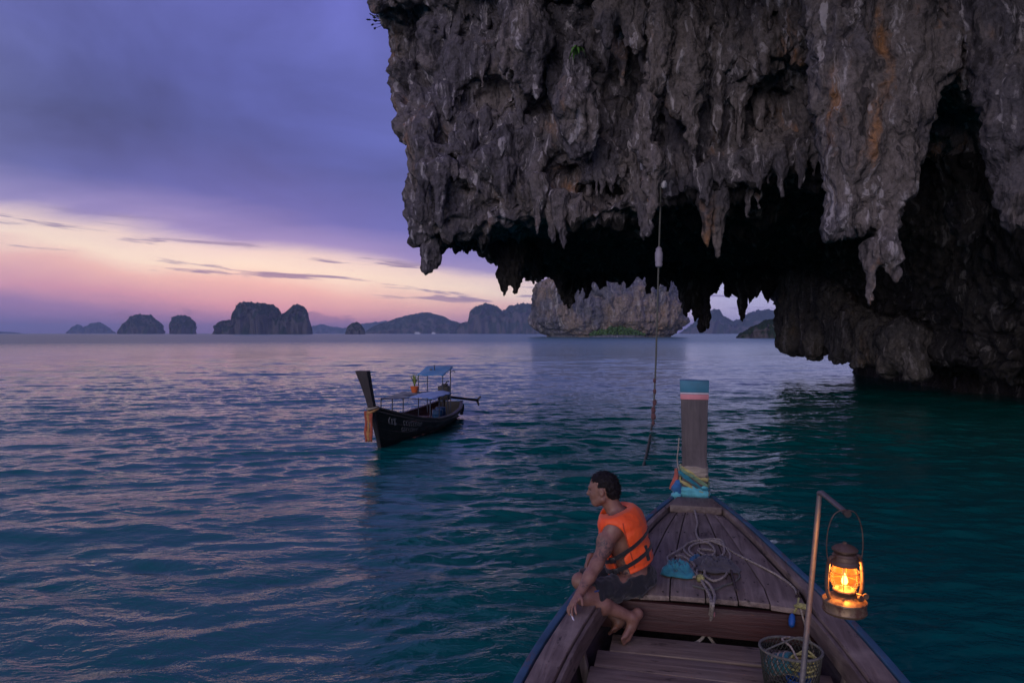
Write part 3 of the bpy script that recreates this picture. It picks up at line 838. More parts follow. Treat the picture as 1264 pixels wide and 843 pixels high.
# the nearer rock stack behind the cave, its sides undercut by the tide
ISLE_ROCK = rock_material('stack_limestone', (0.135, 0.130, 0.145, 1), (0.235, 0.182, 0.138, 1), (0.30, 0.18, 0.09, 1), (0.40, 0.37, 0.35, 1), sc=0.075, bump=0.06, vs=0.35)
def rock_stack():
    D = 520.0; s_ = D / FPX
    nu, nv = 420, 120
    th = np.linspace(0, 2 * math.pi, nu, endpoint=False)
    tv = np.linspace(0, 1, nv)
    cx = (757 - CX) * s_; halfx = 98 * s_; halfy = 40.0; top = 54.0
    TH, TV = np.meshgrid(th, tv, indexing='ij')
    zz = -1.5 + TV * (top + 1.5)
    prof = np.interp(zz, [-1.5, 1.2, 2.5, 6, 12, 24, 38, 46, 50, 54], [0.80, 0.81, 0.865, 0.93, 0.99, 1.0, 0.97, 0.85, 0.6, 0.02])
    X = np.cos(TH) * halfx * prof; Y = np.sin(TH) * halfy * prof
    X = np.sign(X) * halfx * prof * np.abs(np.cos(TH)) ** 0.7; Y = np.sign(np.sin(TH)) * halfy * prof * np.abs(np.sin(TH)) ** 0.8
    V = np.stack([X, Y, zz], -1).reshape(-1, 3).astype(np.float32)
    Fq = grid_faces(nu, nv, True)
    N = vnormals(V, Fq); 
    if (N[:, :2] * V[:, :2]).sum() < 0: N = -N; Fq = Fq[:, ::-1]
    q = V * np.array([1, 1, 0.35], np.float32)
    d = 5.0 * fbm(q / 26.0 + 3, 3) + 3.0 * fbm(q / 9.0 + 8, 4, 0.6, billow=True)
    w = sstep(0, 5, V[:, 2])
    V = V + N * (d * (0.25 + 0.75 * w))[:, None] * np.array([1, 1, 0.4], np.float32)
    o = link('island', np_mesh('island', V, Fq), ISLE_ROCK)
    o.location = (cx, D + 30, 0)
    tag(o, kind='structure')
    # low scrub on the ledge above the tide line
    rg = np.random.default_rng(9)
    n = 2600
    c = np.stack([rg.uniform(-1, 1, n), rg.uniform(-1, 1, n), rg.uniform(0, 1, n)], -1)
    c = c[(c[:, 0] ** 2 + c[:, 1] ** 2) < 1]
    hgt = 7.5 * (1 - (c[:, 0] * 0.9) ** 2) * (0.75 + 0.35 * perlin(c * np.array([4, 1, 1])))
    base = np.stack([c[:, 0] * 21 + (760 - CX) * s_ - cx, c[:, 1] * 5 - 38.0, c[:, 2] * np.maximum(hgt, 0.5) + 1.2], -1)
    V2, F2 = [], []
    for b_ in base:
        u_, v_ = rg.normal(size=3), rg.normal(size=3)
        u_ /= np.linalg.norm(u_); v_ -= u_ * (u_ @ v_); v_ /= np.linalg.norm(v_)
        s2 = rg.uniform(0.5, 1.1); k0 = len(V2)
        V2 += [b_ - u_ * s2 - v_ * s2 * .6, b_ + u_ * s2 - v_ * s2 * .6, b_ + u_ * s2 + v_ * s2 * .6, b_ - u_ * s2 + v_ * s2 * .6]
        F2.append((k0, k0 + 1, k0 + 2, k0 + 3))
    g = link('scrub', np_mesh('scrub', V2, F2, False), simple_mat('scrub_green', (0.075, 0.15, 0.035), 0.9, var=0.4, scale=0.4), o)
    g['kind'] = 'stuff'
    led = MB(); led.lathe([(22, 0), (21, 1.2), (17, 2.2), (0, 2.6)], 32, None, 1.0, 0.3)
    lo_ = led.build('rock_ledge', ISLE_ROCK, o, True); lo_.location = ((760 - CX) * s_ - cx, -38, -0.6)
rock_stack()
island([(908, 417), (914, 412), (922, 408), (934, 402), (944, 396), (956, 394), (980, 392), (1010, 396), (1040, 414)], 420, 16, 12, 90, 22, 0.3, 0.08)

# ------------------------------------------------------------------ haze over the bay
hz = MB(); hz.box((-15500, -2500, -4), (15500, 15500, 190))
ho = hz.build('haze', None)
hm = bpy.data.materials.new('sea_air'); hm.use_nodes = True
ht = NT(hm.node_tree); ht.n.clear()
pv = ht.new('ShaderNodeVolumePrincipled'); pv.inputs['Density'].default_value = 0.00010
pv.inputs['Color'].default_value = (0.58, 0.74, 1.0, 1)
mo = ht.new('ShaderNodeOutputMaterial'); ht.l.new(pv.outputs[0], mo.inputs['Volume'])
ho.data.materials.append(hm)
tag(ho, kind='stuff')
# ------------------------------------------------------------------ wood and other materials
def wood_material(name, col, dark, rough=0.75, along='y', stain=0.5, sc=1.0, pale=None):
    m_, t, b, co = new_mat(name)
    rnd = t.new('ShaderNodeObjectInfo').outputs['Random']
    off = t.comb(t.m('MULTIPLY', rnd, 37.0), t.m('MULTIPLY', rnd, 11.0), t.m('MULTIPLY', rnd, 23.0))
    q = t.vm('ADD', co, off)
    sv = {'y': (14, 0.9, 14), 'x': (0.9, 14, 14), 'z': (14, 14, 0.9)}[along]
    gr = t.noise(t.scale(q, *sv), 1.6 * sc, 6, 0.65, 0.6)
    bl = t.noise(q, 2.4 * sc, 5, 0.6)
    sp = t.noise(t.scale(q, *[x ** 0.35 for x in sv]), 4.5 * sc, 5, 0.7)
    c = t.mix(t.rng(gr, 0.32, 0.68), dark, col)
    if pale is not None:
        c = t.mix(t.rng(bl, 0.5, 0.72, 0, 0.75, True), c, pale)
    c = t.mix(t.rng(sp, 0.60, 0.70, 0, stain, True), c, tuple(0.22 * x for x in dark[:3]) + (1,))
    k = t.m('MULTIPLY_ADD', rnd, 0.40, 0.80)
    c = t.mix(1.0, c, t.comb(k, k, k), 'MULTIPLY')
    t.put(b.inputs['Base Color'], c)
    t.put(b.inputs['Roughness'], t.rng(bl, 0.3, 0.7, rough - 0.18, min(rough + 0.1, 1)))
    hh = t.m('ADD', t.m('MULTIPLY', gr, 0.7), t.m('MULTIPLY', sp, 0.3))
    t.put(b.inputs['Normal'], t.bump(hh, 0.9, 0.010))
    return m_

DECK = wood_material('weathered_deck', (0.254, 0.195, 0.157, 1), (0.105, 0.076, 0.061, 1), 0.62, 'y', 0.85, pale=(0.347, 0.278, 0.224, 1))
CAPW = wood_material('weathered_gunwale', (0.245, 0.187, 0.149, 1), (0.094, 0.065, 0.052, 1), 0.65, 'y', 0.9, pale=(0.338, 0.271, 0.210, 1))
FLOORW = wood_material('weathered_floor', (0.280, 0.213, 0.157, 1), (0.127, 0.091, 0.066, 1), 0.7, 'x', 0.8, pale=(0.371, 0.295, 0.224, 1))
BEAMW = wood_material('oxblood_beam', (0.062, 0.022, 0.018, 1), (0.030, 0.012, 0.011, 1), 0.6, 'x', 0.5)
HULLIN = wood_material('hull_inside', (0.095, 0.075, 0.078, 1), (0.040, 0.031, 0.032, 1), 0.8, 'y', 0.6)
RIBW = wood_material('rib_wood', (0.229, 0.183, 0.144, 1), (0.102, 0.078, 0.063, 1), 0.75, 'z', 0.6)
POSTW = wood_material('post_wood', (0.099, 0.078, 0.075, 1), (0.045, 0.035, 0.035, 1), 0.7, 'z', 0.5, pale=(0.159, 0.132, 0.129, 1))
HULLDK = wood_material('dark_hull', (0.032, 0.025, 0.023, 1), (0.016, 0.013, 0.013, 1), 0.45, 'y', 0.5)
HULLRED = wood_material('red_brown_inside', (0.16, 0.055, 0.045, 1), (0.07, 0.03, 0.026, 1), 0.7, 'y', 0.5)
def paint_material(name, col, under, amount=0.5):
    m_, t, b, co = new_mat(name)
    n = t.noise(t.scale(co, 1, 0.4, 1), 9.0, 7, 0.7)
    n2 = t.noise(co, 3.0, 4, 0.6)
    f = t.rng(t.m('MULTIPLY_ADD', n2, 0.4, n), 0.70 + 0.2 * (1 - amount), 0.80 + 0.2 * (1 - amount), 0, 0.9, True)
    k = t.rng(n2, 0.3, 0.7, 0.7, 1.25)
    t.put(b.inputs['Base Color'], t.mix(f, t.mix(1.0, (*col, 1), t.comb(k, k, k), 'MULTIPLY'), (*under, 1)))
    b.inputs['Roughness'].default_value = 0.55
    t.put(b.inputs['Normal'], t.bump(n, 0.6, 0.004))
    return m_
BLUEP = paint_material('worn_blue_paint', (0.045, 0.115, 0.180), (0.10, 0.082, 0.09), 0.9)
BANDB = paint_material('teal_band_paint', (0.02, 0.17, 0.25), (0.12, 0.10, 0.11), 0.3)
BANDP = paint_material('pink_band_paint', (0.62, 0.22, 0.23), (0.2, 0.12, 0.12), 0.25)
BANDW = paint_material('white_band_paint', (0.62, 0.56, 0.58), (0.25, 0.2, 0.2), 0.3)

# ------------------------------------------------------------------ hull maker, local axes: x right, y forward (bow at y = 0), z up
class Hull:
    def __init__(s, S, half, sheer, keel, rake):
        s.S, s.h_, s.z_, s.k_, s.rake = S, half, sheer, keel, rake
    def half(s, t): return float(np.interp(t, s.S, s.h_))
    def sheer(s, t): return float(np.interp(t, s.S, s.z_))
    def pt(s, t, f, side, inset=0.0):
        hw, zs = s.half(t), s.sheer(t)
        zk = float(np.interp(t, s.S, s.k_))
        z = zk + (zs - zk) * f
        l = max(hw * (math.sin(min(max(f, 0), 1) * math.pi / 2) ** 0.62) - inset, 0.004)
        sh = s.rake * (1 - f) * math.exp(-t / 0.9)
        return Vector((side * l, -(t + sh), z + inset * 0.15))
def smooth_table(xs, ys, n=60):
    """natural looking interpolation of a few table values"""
    g = np.linspace(xs[0], xs[-1], n); v = np.interp(g, xs, ys)
    for _ in range(6):
        v[1:-1] = 0.25 * v[:-2] + 0.5 * v[1:-1] + 0.25 * v[2:]
    return g, v

def strakes(hull, root, s0, s1, cuts, thick, mo, mi, ns=34, name='hull_plank'):
    for side in (-1, 1):
        for a, b in zip(cuts[:-1], cuts[1:]):
            ss = np.linspace(s0, s1, ns)
            mb = MB(); V, Fc = [], []
            for t in ss:
                for f, ins in ((a, 0), ((a + b) / 2, 0), (b - 0.006, 0), (b - 0.006, thick), ((a + b) / 2, thick), (a, thick)):
                    V.append(hull.pt(t, f, side, ins))
            n = 6
            for i in range(ns - 1):
                for k in range(n):
                    k2 = (k + 1) % n
                    Fc.append((i * n + k, i * n + k2, (i + 1) * n + k2, (i + 1) * n + k))
            Fc.append(tuple(range(n))); Fc.append(tuple((ns - 1) * n + k for k in range(n)))
            mb.add(V, Fc)
            o = mb.build(name, [mo, mi], root, True)
            # inner faces take the inside wood
            for p_ in o.data.polygons:
                if p_.normal.x * side < -0.02: p_.material_index = 1

def rail(hull, root, s0, s1, lat0, lat1, z0, z1, mat, name, ns=40, bevel=0.006, taper=None):
    """strip along the gunwale, from lateral offset lat0 to lat1 measured outward from the half beam"""
    for side in (-1, 1):
        V, Fc = [], []
        for t in np.linspace(s0, s1, ns):
            hw, zs = hull.half(t), hull.sheer(t)
            k = 1.0 if taper is None else float(np.interp(t, *taper))
            for l, z in ((lat0 * k, z0), (lat1, z0), (lat1, z1), (lat0 * k, z1)):
                V.append(Vector((side * max(hw + l, 0.01), -t, zs + z)))
        for i in range(ns - 1):
            for k in range(4):
                k2 = (k + 1) % 4
                Fc.append((i * 4 + k, i * 4 + k2, (i + 1) * 4 + k2, (i + 1) * 4 + k))
        Fc.append((0, 1, 2, 3)); Fc.append(tuple((ns - 1) * 4 + k for k in range(4)))
        MB().add(V, Fc).build(name, mat, root, True, bevel)

# ------------------------------------------------------------------ the boat we stand on
ANG = math.radians(13.2)
BO = Vector((1.85, 6.92, 0))
near = thing('longtail_boat', 'wooden longtail boat with weathered deck, blue edged gunwales and a striped bow post', 'boat', BO, -ANG)
NM = Matrix.Translation(BO) @ Matrix.Rotation(-ANG, 4, 'Z'); NMI = NM.inverted()
S_ = [0, 0.33, 0.66, 1.15, 1.65, 2.1, 2.6, 3.37, 4.2, 5, 6.5, 8, 9.5, 11]
gs, hv = smooth_table(S_, [0.15, 0.27, 0.39, 0.51, 0.62, 0.74, 0.86, 0.98, 1.03, 1.06, 1.05, 0.97, 0.82, 0.55], 90)
_, zv = smooth_table(S_, [1.25, 1.225, 1.20, 1.18, 1.16, 1.13, 1.10, 1.05, 1.0, 0.96, 0.92, 0.9, 0.93, 1.0], 90)
_, kv = smooth_table(S_, [-0.1, -0.2, -0.25, -0.3, -0.3, -0.3, -0.3, -0.3, -0.3, -0.3, -0.3, -0.3, -0.25, -0.1], 90)
NH = Hull(gs, hv, zv, kv, 0.75)
strakes(NH, near, 0.0, 11.0, [0.0, 0.30, 0.50, 0.66, 0.82, 0.985], 0.045, BLUEP if False else HULLDK, HULLIN)
# transom
mb = MB(); V = [NH.pt(11.0, f, sd, 0) for sd in (-1, 1) for f in (0.0, 0.3, 0.6, 0.985)]
mb.add(V + [v + Vector((0, 0.05, 0)) for v in V], [(0, 1, 2, 3, 7, 6, 5, 4), (8, 9, 10, 11, 15, 14, 13, 12)]).build('transom', HULLIN, near)
# gunwale cap, dark groove, blue outer edge
rail(NH, near, 0.12, 10.95, -0.155, -0.012, -0.035, 0.012, CAPW, 'gunwale_cap', 60, 0.006, ([0, 1.2, 2.2, 2.42, 11], [0.30, 0.40, 0.55, 1.0, 1.0]))
rail(NH, near, 0.02, 10.97, 0.0, 0.046, -0.09, 0.018, BLUEP, 'rub_rail', 60, 0.008)
rail(NH, near, 2.42, 10.9, -0.190, -0.163, -0.13, -0.004, CAPW, 'inner_rail', 50, 0.005)

def deck_z(t, v):
    w = max(NH.half(t) - 0.05, 0.1)
    return NH.sheer(t) - 0.045 + 0.035 * (1 - min(abs(v) / w, 1) ** 2)
def on_deck(px, py, up=0.0):
    z = 1.12
    for _ in range(6):
        l = NMI @ Vector(G(px, py, z)); z = deck_z(-l.y, l.x) + up
    return Vector((l.x, l.y, z))
e1, e2 = on_deck(771, 735), on_deck(940, 756)
SE = 2.36                                                  # where the fore deck ends
NP = 6
rp = random.Random(4)
fr = [-1.0]
wts = [rp.uniform(0.8, 1.25) for _ in range(NP)]
for w_ in wts: fr.append(fr[-1] + 2 * w_ / sum(wts))
def dwide(t): return NH.half(t) - 0.155 * float(np.interp(t, [0, 1.2, 2.2, 2.42], [0.30, 0.40, 0.55, 1.0])) - 0.006
for i in range(NP):
    ss = np.linspace(0.30, SE + rp.uniform(-0.012, 0.012), 9)
    V, Fc = [], []
    dz = rp.uniform(-0.004, 0.004)
    for t in ss:
        w_ = dwide(t)
        a, b = fr[i] * w_ + 0.004, fr[i + 1] * w_ - 0.004
        for l, o_ in ((a, -0.035), (b, -0.035), (b, 0), (a, 0)):
            V.append(Vector((l, -t, deck_z(t, l) + o_ + dz)))
    n = len(ss)
    for q in range(n - 1):
        for k in range(4): Fc.append((q * 4 + k, q * 4 + (k + 1) % 4, (q + 1) * 4 + (k + 1) % 4, (q + 1) * 4 + k))
    Fc.append((0, 1, 2, 3)); Fc.append(tuple((n - 1) * 4 + k for k in range(4)))
    MB().add(V, Fc).build('deck_plank', DECK, near, True, 0.004)
NAIL = simple_mat('nail_heads', (0.03, 0.024, 0.022), 0.6, 0.3)
for i in range(NP):
    mb = MB()
    for t in (0.55, 1.05, 1.55, 2.0, SE - 0.05):
        for e_ in (0.22, 0.78):
            l = (fr[i] + (fr[i + 1] - fr[i]) * e_) * dwide(t)
            mb.lathe([(0.0075, 0.0), (0.0065, 0.0035), (0, 0.004)], 8, Matrix.Translation((l, -t + rp.uniform(-0.02, 0.02), deck_z(t, l))))
    planks = [c_ for c_ in near.children if c_.name.startswith('deck_plank')]
    mb.build('nails', NAIL, planks[i], True)['kind'] = 'stuff'
# breasthook block at the foot of the post
mb = MB()
mb.hexa([(-0.24, -0.47, 1.19), (0.24, -0.47, 1.19), (0.17, -0.20, 1.20), (-0.17, -0.20, 1.20), (-0.24, -0.47, 1.262), (0.24, -0.47, 1.262), (0.17, -0.20, 1.285), (-0.17, -0.20, 1.285)])
mb.build('breasthook', CAPW, near, True, 0.012)
# beam under the deck edge
V = []
wb = dwide(SE) + 0.04
MB().box((-wb, -SE - 0.012, 0.845), (wb, -SE + 0.045, 1.042)).build('deck_beam', BEAMW, near, True, 0.006)
MB().box((-wb + 0.1, -SE + 0.75, 0.15), (wb - 0.1, -SE + 0.81, 1.02)).build('bulkhead', HULLIN, near)
# ribs down the inside
for t in np.arange(2.85, 10.6, 0.42):
    for sd in (-1, 1):
        pts = [NH.pt(t, f, sd, 0.075) for f in (0.97, 0.85, 0.7, 0.55, 0.42, 0.3, 0.2)]
        mb = MB()
        V, Fc = [], []
        for p_ in pts:
            V += [p_ + Vector((0, -0.028, 0)), p_ + Vector((0, 0.028, 0)), p_ + Vector((-sd * 0.05, 0.028, 0.01)), p_ + Vector((-sd * 0.05, -0.028, 0.01))]
        for q in range(len(pts) - 1):
            for k in range(4): Fc.append((q * 4 + k, q * 4 + (k + 1) % 4, (q + 1) * 4 + (k + 1) % 4, (q + 1) * 4 + k))
        Fc.append((0, 1, 2, 3)); Fc.append(tuple((len(pts) - 1) * 4 + k for k in range(4)))
        mb.add(V, Fc).build('rib', RIBW, near, True, 0.006)
# stringer the floor boards rest on
FZ = 0.80
for sd in (-1, 1):
    MB().beam((sd * 0.50, -2.6, FZ - 0.085), (sd * 0.55, -10.2, FZ - 0.085), 0.07, 0.09).build('stringer', RIBW, near, True, 0.005)
# cross boards of the floor
yb = -2.37
bi = 0
while yb > -9.8:
    wd = rp.uniform(0.20, 0.27)
    ll = -0.74 + rp.uniform(-0.04, 0.10) + (-0.05 if bi == 1 else 0.04); rr = 0.72 + rp.uniform(-0.05, 0.05)
    if bi == 0: ll, rr = -0.62, 0.56
    sk = rp.uniform(-0.02, 0.02)
    z0 = FZ - 0.032 + rp.uniform(-0.004, 0.004)
    q = [(ll, yb - wd + sk, z0), (rr, yb - wd - sk, z0), (rr, yb - sk, z0), (ll, yb + sk, z0)]
    MB().hexa([*q, *[(a, b, c + 0.032) for a, b, c in q]]).build('floor_board', FLOORW, near, True, 0.005)
    yb -= wd + rp.uniform(0.008, 0.02); bi += 1
# slats seen down in the bilge under the deck edge
for k in range(6):
    y_ = -2.58 - 0.045 * k
    MB().beam((-0.5 + 0.17 * k, -2.40, 0.42), (-0.72 + 0.19 * k, -2.95, 0.42), 0.05, 0.03).build('bilge_slat', RIBW, near)

# bow post
zt = float(P(853, 470, 6.98)[2])
post = MB()
V, Fc = [], []
lv = [(-0.25, 0.110, 0.10, -0.05), (0.6, 0.112, 0.10, -0.02), (1.20, 0.118, 0.085, 0.0), (1.6, 0.120, 0.075, 0.012), (2.1, 0.129, 0.068, 0.035), (zt, 0.140, 0.064, 0.05)]
for (z, hx, hy, oy) in lv:
    V += [(-hx, oy - hy, z), (hx, oy - hy, z), (hx, oy + hy, z), (-hx, oy + hy, z)]
for q in range(len(lv) - 1):
    for k in range(4): Fc.append((q * 4 + k, q * 4 + (k + 1) % 4, (q + 1) * 4 + (k + 1) % 4, (q + 1) * 4 + k))
Fc.append((0, 1, 2, 3)); Fc.append(tuple((len(lv) - 1) * 4 + k for k in range(4)))
bp = MB().add(V, Fc).build('bow_post', POSTW, near, True, 0.008)
def post_dim(z):
    zs = [q[0] for q in lv]
    return [float(np.interp(z, zs, [q[i] for q in lv])) for i in (1, 2, 3)]
def post_band(z0, z1, mat, off=0.004):
    V = []
    for z in (z0, z1):
        hx, hy, oy = post_dim(z); hx += off; hy += off
        V += [(-hx, oy - hy, z), (hx, oy - hy, z), (hx, oy + hy, z), (-hx, oy + hy, z)]
    MB().hexa(V).build('painted_band', mat, bp, True, 0.004)
post_band(zt - 0.112, zt + 0.006, BANDB)
post_band(zt - 0.130, zt - 0.114, BANDW, 0.003)
post_band(zt - 0.184, zt - 0.132, BANDP, 0.004)

# ------------------------------------------------------------------ sashes round the foot of the post
def cloth_mat(name, col, var=0.3):
    m_, t, b, co = new_mat(name)
    n = t.noise(co, 26, 4, 0.6); w = t.noise(t.scale(co, 1, 1, 3), 9, 4, 0.6)
    k = t.rng(w, 0.3, 0.7, 1 - var, 1 + var)
    t.put(b.inputs['Base Color'], t.mix(1.0, (*col, 1), t.comb(k, k, k), 'MULTIPLY'))
    b.inputs['Roughness'].default_value = 0.85
    b.inputs['Sheen Weight'].default_value = 0.2
    t.put(b.inputs['Normal'], t.bump(t.m('ADD', n, w), 0.8, 0.008))
    return m_
sash = thing('bow_sash', 'green, yellow and turquoise cloths wrapped round the foot of the bow post', 'sash', NM @ Vector((0, 0, 1.27)), -ANG)
def wrap(z0, tilt, hb, off, mat, name='cloth_band', puff=0.014):
    n, V, Fc = 56, [], []
    prof = [(-1, 0), (-0.8, 0.6), (-0.35, 0.95), (0.1, 1.0), (0.5, 0.85), (0.85, 0.55), (1, 0), (0.3, -0.4), (-0.4, -0.4)]
    for i in range(n):
        a = 2 * math.pi * i / n
        hx, hy, oy = post_dim(1.27 + z0)
        cx, sx = math.cos(a), math.sin(a)
        r = (abs(cx) ** 5 + abs(sx) ** 5) ** (-0.2)
        bx_, by_ = (hx + off) * cx * r, (hy + off) * sx * r
        jt = perlin(np.array([[cx * 1.6 + z0 * 40, sx * 1.6, z0 * 21]]))[0]
        zc = z0 + tilt * bx_ / hx * (1 if sx < 0 else 0.9) + 0.022 * jt
        nrm = Vector((cx * r, sx * r, 0)).normalized()
        for (pz, pr) in prof:
            rr = puff * pr * (0.75 + 0.9 * perlin(np.array([[cx * 3.5 + pz, sx * 3.5, z0 * 33 + pz * 1.7]]))[0])
            V.append(Vector((bx_, by_ + oy, zc + pz * hb * (1 + 0.8 * jt))) + nrm * rr)
    m2 = len(prof)
    for i in range(n):
        for k in range(m2):
            Fc.append((i * m2 + k, i * m2 + (k + 1) % m2, ((i + 1) % n) * m2 + (k + 1) % m2, ((i + 1) % n) * m2 + k))
    return MB().add(V, Fc).build(name, mat, sash, True)
TURQ = cloth_mat('turquoise_cloth', (0.10, 0.42, 0.44)); TEAL = cloth_mat('teal_cloth', (0.012, 0.16, 0.20)); YEL = cloth_mat('yellow_cloth', (0.42, 0.36, 0.12))
GRN = cloth_mat('green_cloth', (0.17, 0.27, 0.14)); TAN = cloth_mat('tan_cloth', (0.30, 0.25, 0.19)); REDC = cloth_mat('red_cloth', (0.45, 0.10, 0.06)); BLUC = cloth_mat('blue_cloth', (0.02, 0.12, 0.27))
wrap(0.025, -0.004, 0.050, 0.010, TURQ, puff=0.034)
wrap(0.085, -0.055, 0.022, 0.012, YEL, puff=0.024)
wrap(0.132, -0.075, 0.030, 0.012, TEAL, puff=0.028)
wrap(0.180, -0.075, 0.020, 0.012, GRN, puff=0.022)
wrap(0.212, -0.060, 0.016, 0.010, YEL, puff=0.018)
wrap(0.262, -0.004, 0.036, 0.006, TAN, puff=0.014)
wrap(0.225, -0.010, 0.030, 0.004, TAN, puff=0.016)
def knot_blob(c, r, mat, name, parent, seed=0, amp=0.35, M=None):
    bm = bmesh.new(); bmesh.ops.create_icosphere(bm, subdivisions=3, radius=1.0)
    V = np.array([v.co[:] for v in bm.verts], np.float32)
    n = fbm(V * 1.7 + seed * 5.3, 3, 0.6)
    V = V * (1 + amp * n)[:, None] * np.array(r) + np.array(c)
    for v, q in zip(bm.verts, V): v.co = q
    for f in bm.faces: f.smooth = True
    me = bpy.data.meshes.new(name); bm.to_mesh(me); bm.free()
    return link(name, me, mat, parent)
knot_blob((-0.165, -0.06, 0.06), (0.055, 0.06, 0.075), BLUC, 'cloth_knot', sash, 1)
knot_blob((-0.175, -0.09, 0.00), (0.050, 0.05, 0.040), TURQ, 'cloth_knot', sash, 2)
mb = MB()   # red flap that hangs on the left
V = []
for i in range(7):
    for j in range(4):
        u_, v_ = i / 6, j / 3
        V.append((-0.165 - 0.045 * v_ * (0.5 + u_) + 0.01 * math.sin(5 * u_), -0.02 + 0.05 * v_, 0.25 - 0.21 * u_ + 0.012 * math.sin(6 * v_)))
mb.add(V + [(a - 0.006, b - 0.006, c) for a, b, c in V], [(i * 4 + j, i * 4 + j + 1, (i + 1) * 4 + j + 1, (i + 1) * 4 + j) for i in range(6) for j in range(3)] + [(28 + i * 4 + j, 28 + (i + 1) * 4 + j, 28 + (i + 1) * 4 + j + 1, 28 + i * 4 + j + 1) for i in range(6) for j in range(3)])
mb.build('cloth_flap', REDC, sash, True)
MB().tube(catmull([(-0.15, -0.05, 0.24), (-0.168, -0.03, 0.34), (-0.160, 0.0, 0.44), (-0.150, 0.03, 0.56)], 6), 0.006, 6).build('cord', TAN, sash, True)

# ------------------------------------------------------------------ ropes
def rope_mat(name, c1, c2):
    m_, t, b, co = new_mat(name)
    n = t.noise(co, 70, 4, 0.7); n2 = t.noise(co, 6, 3)
    t.put(b.inputs['Base Color'], t.mix(t.rng(n, 0.35, 0.65), t.mix(n2, c1, c2), tuple(0.45 * x for x in c2[:3]) + (1,)))
    b.inputs['Roughness'].default_value = 0.9
    t.put(b.inputs['Normal'], t.bump(n, 1.0, 0.006))
    return m_
ROPE = rope_mat('old_rope', (0.46, 0.40, 0.33, 1), (0.34, 0.29, 0.24, 1))
ROPED = rope_mat('dark_rope', (0.20, 0.18, 0.14, 1), (0.13, 0.14, 0.12, 1))
ROPEY = rope_mat('yellow_rope', (0.40, 0.42, 0.12, 1), (0.45, 0.40, 0.16, 1))
ropes = thing('mooring_rope', 'pale mooring rope led from the bow post into a loose coil on the fore deck', 'rope', NM @ Vector((0, 0, 1.27)), -ANG)
RM = Matrix.Translation((0, 0, -1.27))
JR = random.Random(12)
def lay(pxs, r, mat, name, lift=None, parent=ropes, n=7, twist=True):
    pts = []
    for i, q in enumerate(pxs):
        if name == 'rope_coil': q = (q[0] + JR.uniform(-3.2, 3.2), q[1] + JR.uniform(-1.8, 1.8))
        up = r * (0.9 + (0.9 if lift is None else lift) * (0.5 + 0.5 * math.sin(i * 2.1)))
        v = on_deck(q[0], q[1], up + (q[2] if len(q) > 2 else 0))
        pts.append(RM @ v)
    cur = catmull(pts, n)
    if not twist: return MB().tube(cur, r, 7).build(name, mat, parent, True)
    mb = MB()      # three strands laid round each other
    L = 0; ph = []
    for i, c in enumerate(cur):
        if i: L += np.linalg.norm(np.array(c) - np.array(cur[i - 1]))
        ph.append(L)
    fine = []
    tot = max(int(L / (r * 1.6)), 8)
    cc = np.array([list(c) for c in cur])
    tt_ = np.linspace(0, L, tot)
    fine = np.stack([np.interp(tt_, ph, cc[:, k]) for k in range(3)], -1)
    d = np.gradient(fine, axis=0); d /= np.linalg.norm(d, axis=1, keepdims=True) + 1e-9
    up_ = np.array([0.1, 0.2, 1.0]); a_ = np.cross(d, up_); a_ /= np.linalg.norm(a_, axis=1, keepdims=True) + 1e-9; b_ = np.cross(d, a_)
    for k in range(3):
        an = tt_ / (r * 7.5) * 2 * math.pi + k * 2.094
        mb.tube(fine + (a_ * np.cos(an)[:, None] + b_ * np.sin(an)[:, None]) * r * 0.5, r * 0.56, 5)
    return mb.build(name, mat, parent, True)
lay([(856, 623), (858, 632), (861, 645), (859, 655), (862, 664), (868, 668)], 0.011, ROPE, 'rope_lead')
lay([(868, 668), (884, 669), (898, 675), (903, 684), (896, 692), (880, 694), (862, 690), (850, 681), (847, 674), (856, 668), (872, 666), (888, 668), (897, 676), (892, 686), (876, 690), (860, 686), (853, 678), (858, 672), (872, 671), (884, 676), (882, 684), (870, 685), (862, 680), (868, 676), (878, 679)],
    0.010, ROPE, 'rope_coil')
lay([(880, 668), (892, 673), (910, 684), (930, 694), (950, 704), (968, 715), (980, 725), (984, 733)], 0.009, ROPE, 'rope_lead')
lay([(847, 674), (834, 680), (827, 688), (828, 694), (838, 700), (846, 706), (856, 712), (862, 710), (861, 704), (866, 699), (872, 704), (873, 711), (882, 716), (895, 713), (900, 706), (896, 694), (892, 688)], 0.010, ROPE, 'rope_coil')
lay([(836, 684), (846, 688), (856, 696), (858, 704), (864, 714), (868, 722)], 0.010, ROPE, 'rope_coil')
lay([(858, 722), (876, 726), (894, 724), (905, 718), (911, 710), (905, 698)], 0.007, ROPED, 'rope_coil')
# the part that drops over the deck edge into the bilge
def loc(px, py, z): return RM @ (NMI @ Vector(G(px, py, z)))
def drop(pts, r, mat):
    MB().tube(catmull(pts, 8), r, 7).build('rope_drop', mat, ropes, True)
dk = lambda px, py, up=0.012: RM @ on_deck(px, py, up)
drop([dk(864, 712), dk(869, 722), dk(876, 735), dk(878, 746), loc(876, 760, 0.98), loc(873, 776, 0.88), loc(864, 790, 0.80), loc(848, 796, 0.76), loc(832, 797, 0.745), loc(815, 790, 0.735)], 0.011, ROPE)
drop([dk(866, 714), dk(876, 722), dk(882, 735), dk(880, 747), loc(878, 762, 0.98), loc(872, 778, 0.86), loc(880, 792, 0.78), loc(890, 804, 0.745)], 0.011, ROPE)
knot_blob(tuple(dk(865, 713, 0.02)), (0.030, 0.035, 0.024), ROPEY, 'rope_knot', ropes, 5)
knot_blob(tuple(loc(880, 758, 1.0)), (0.016, 0.016, 0.022), cloth_mat('pink_tie', (0.35, 0.14, 0.13)), 'rope_knot', ropes, 6)

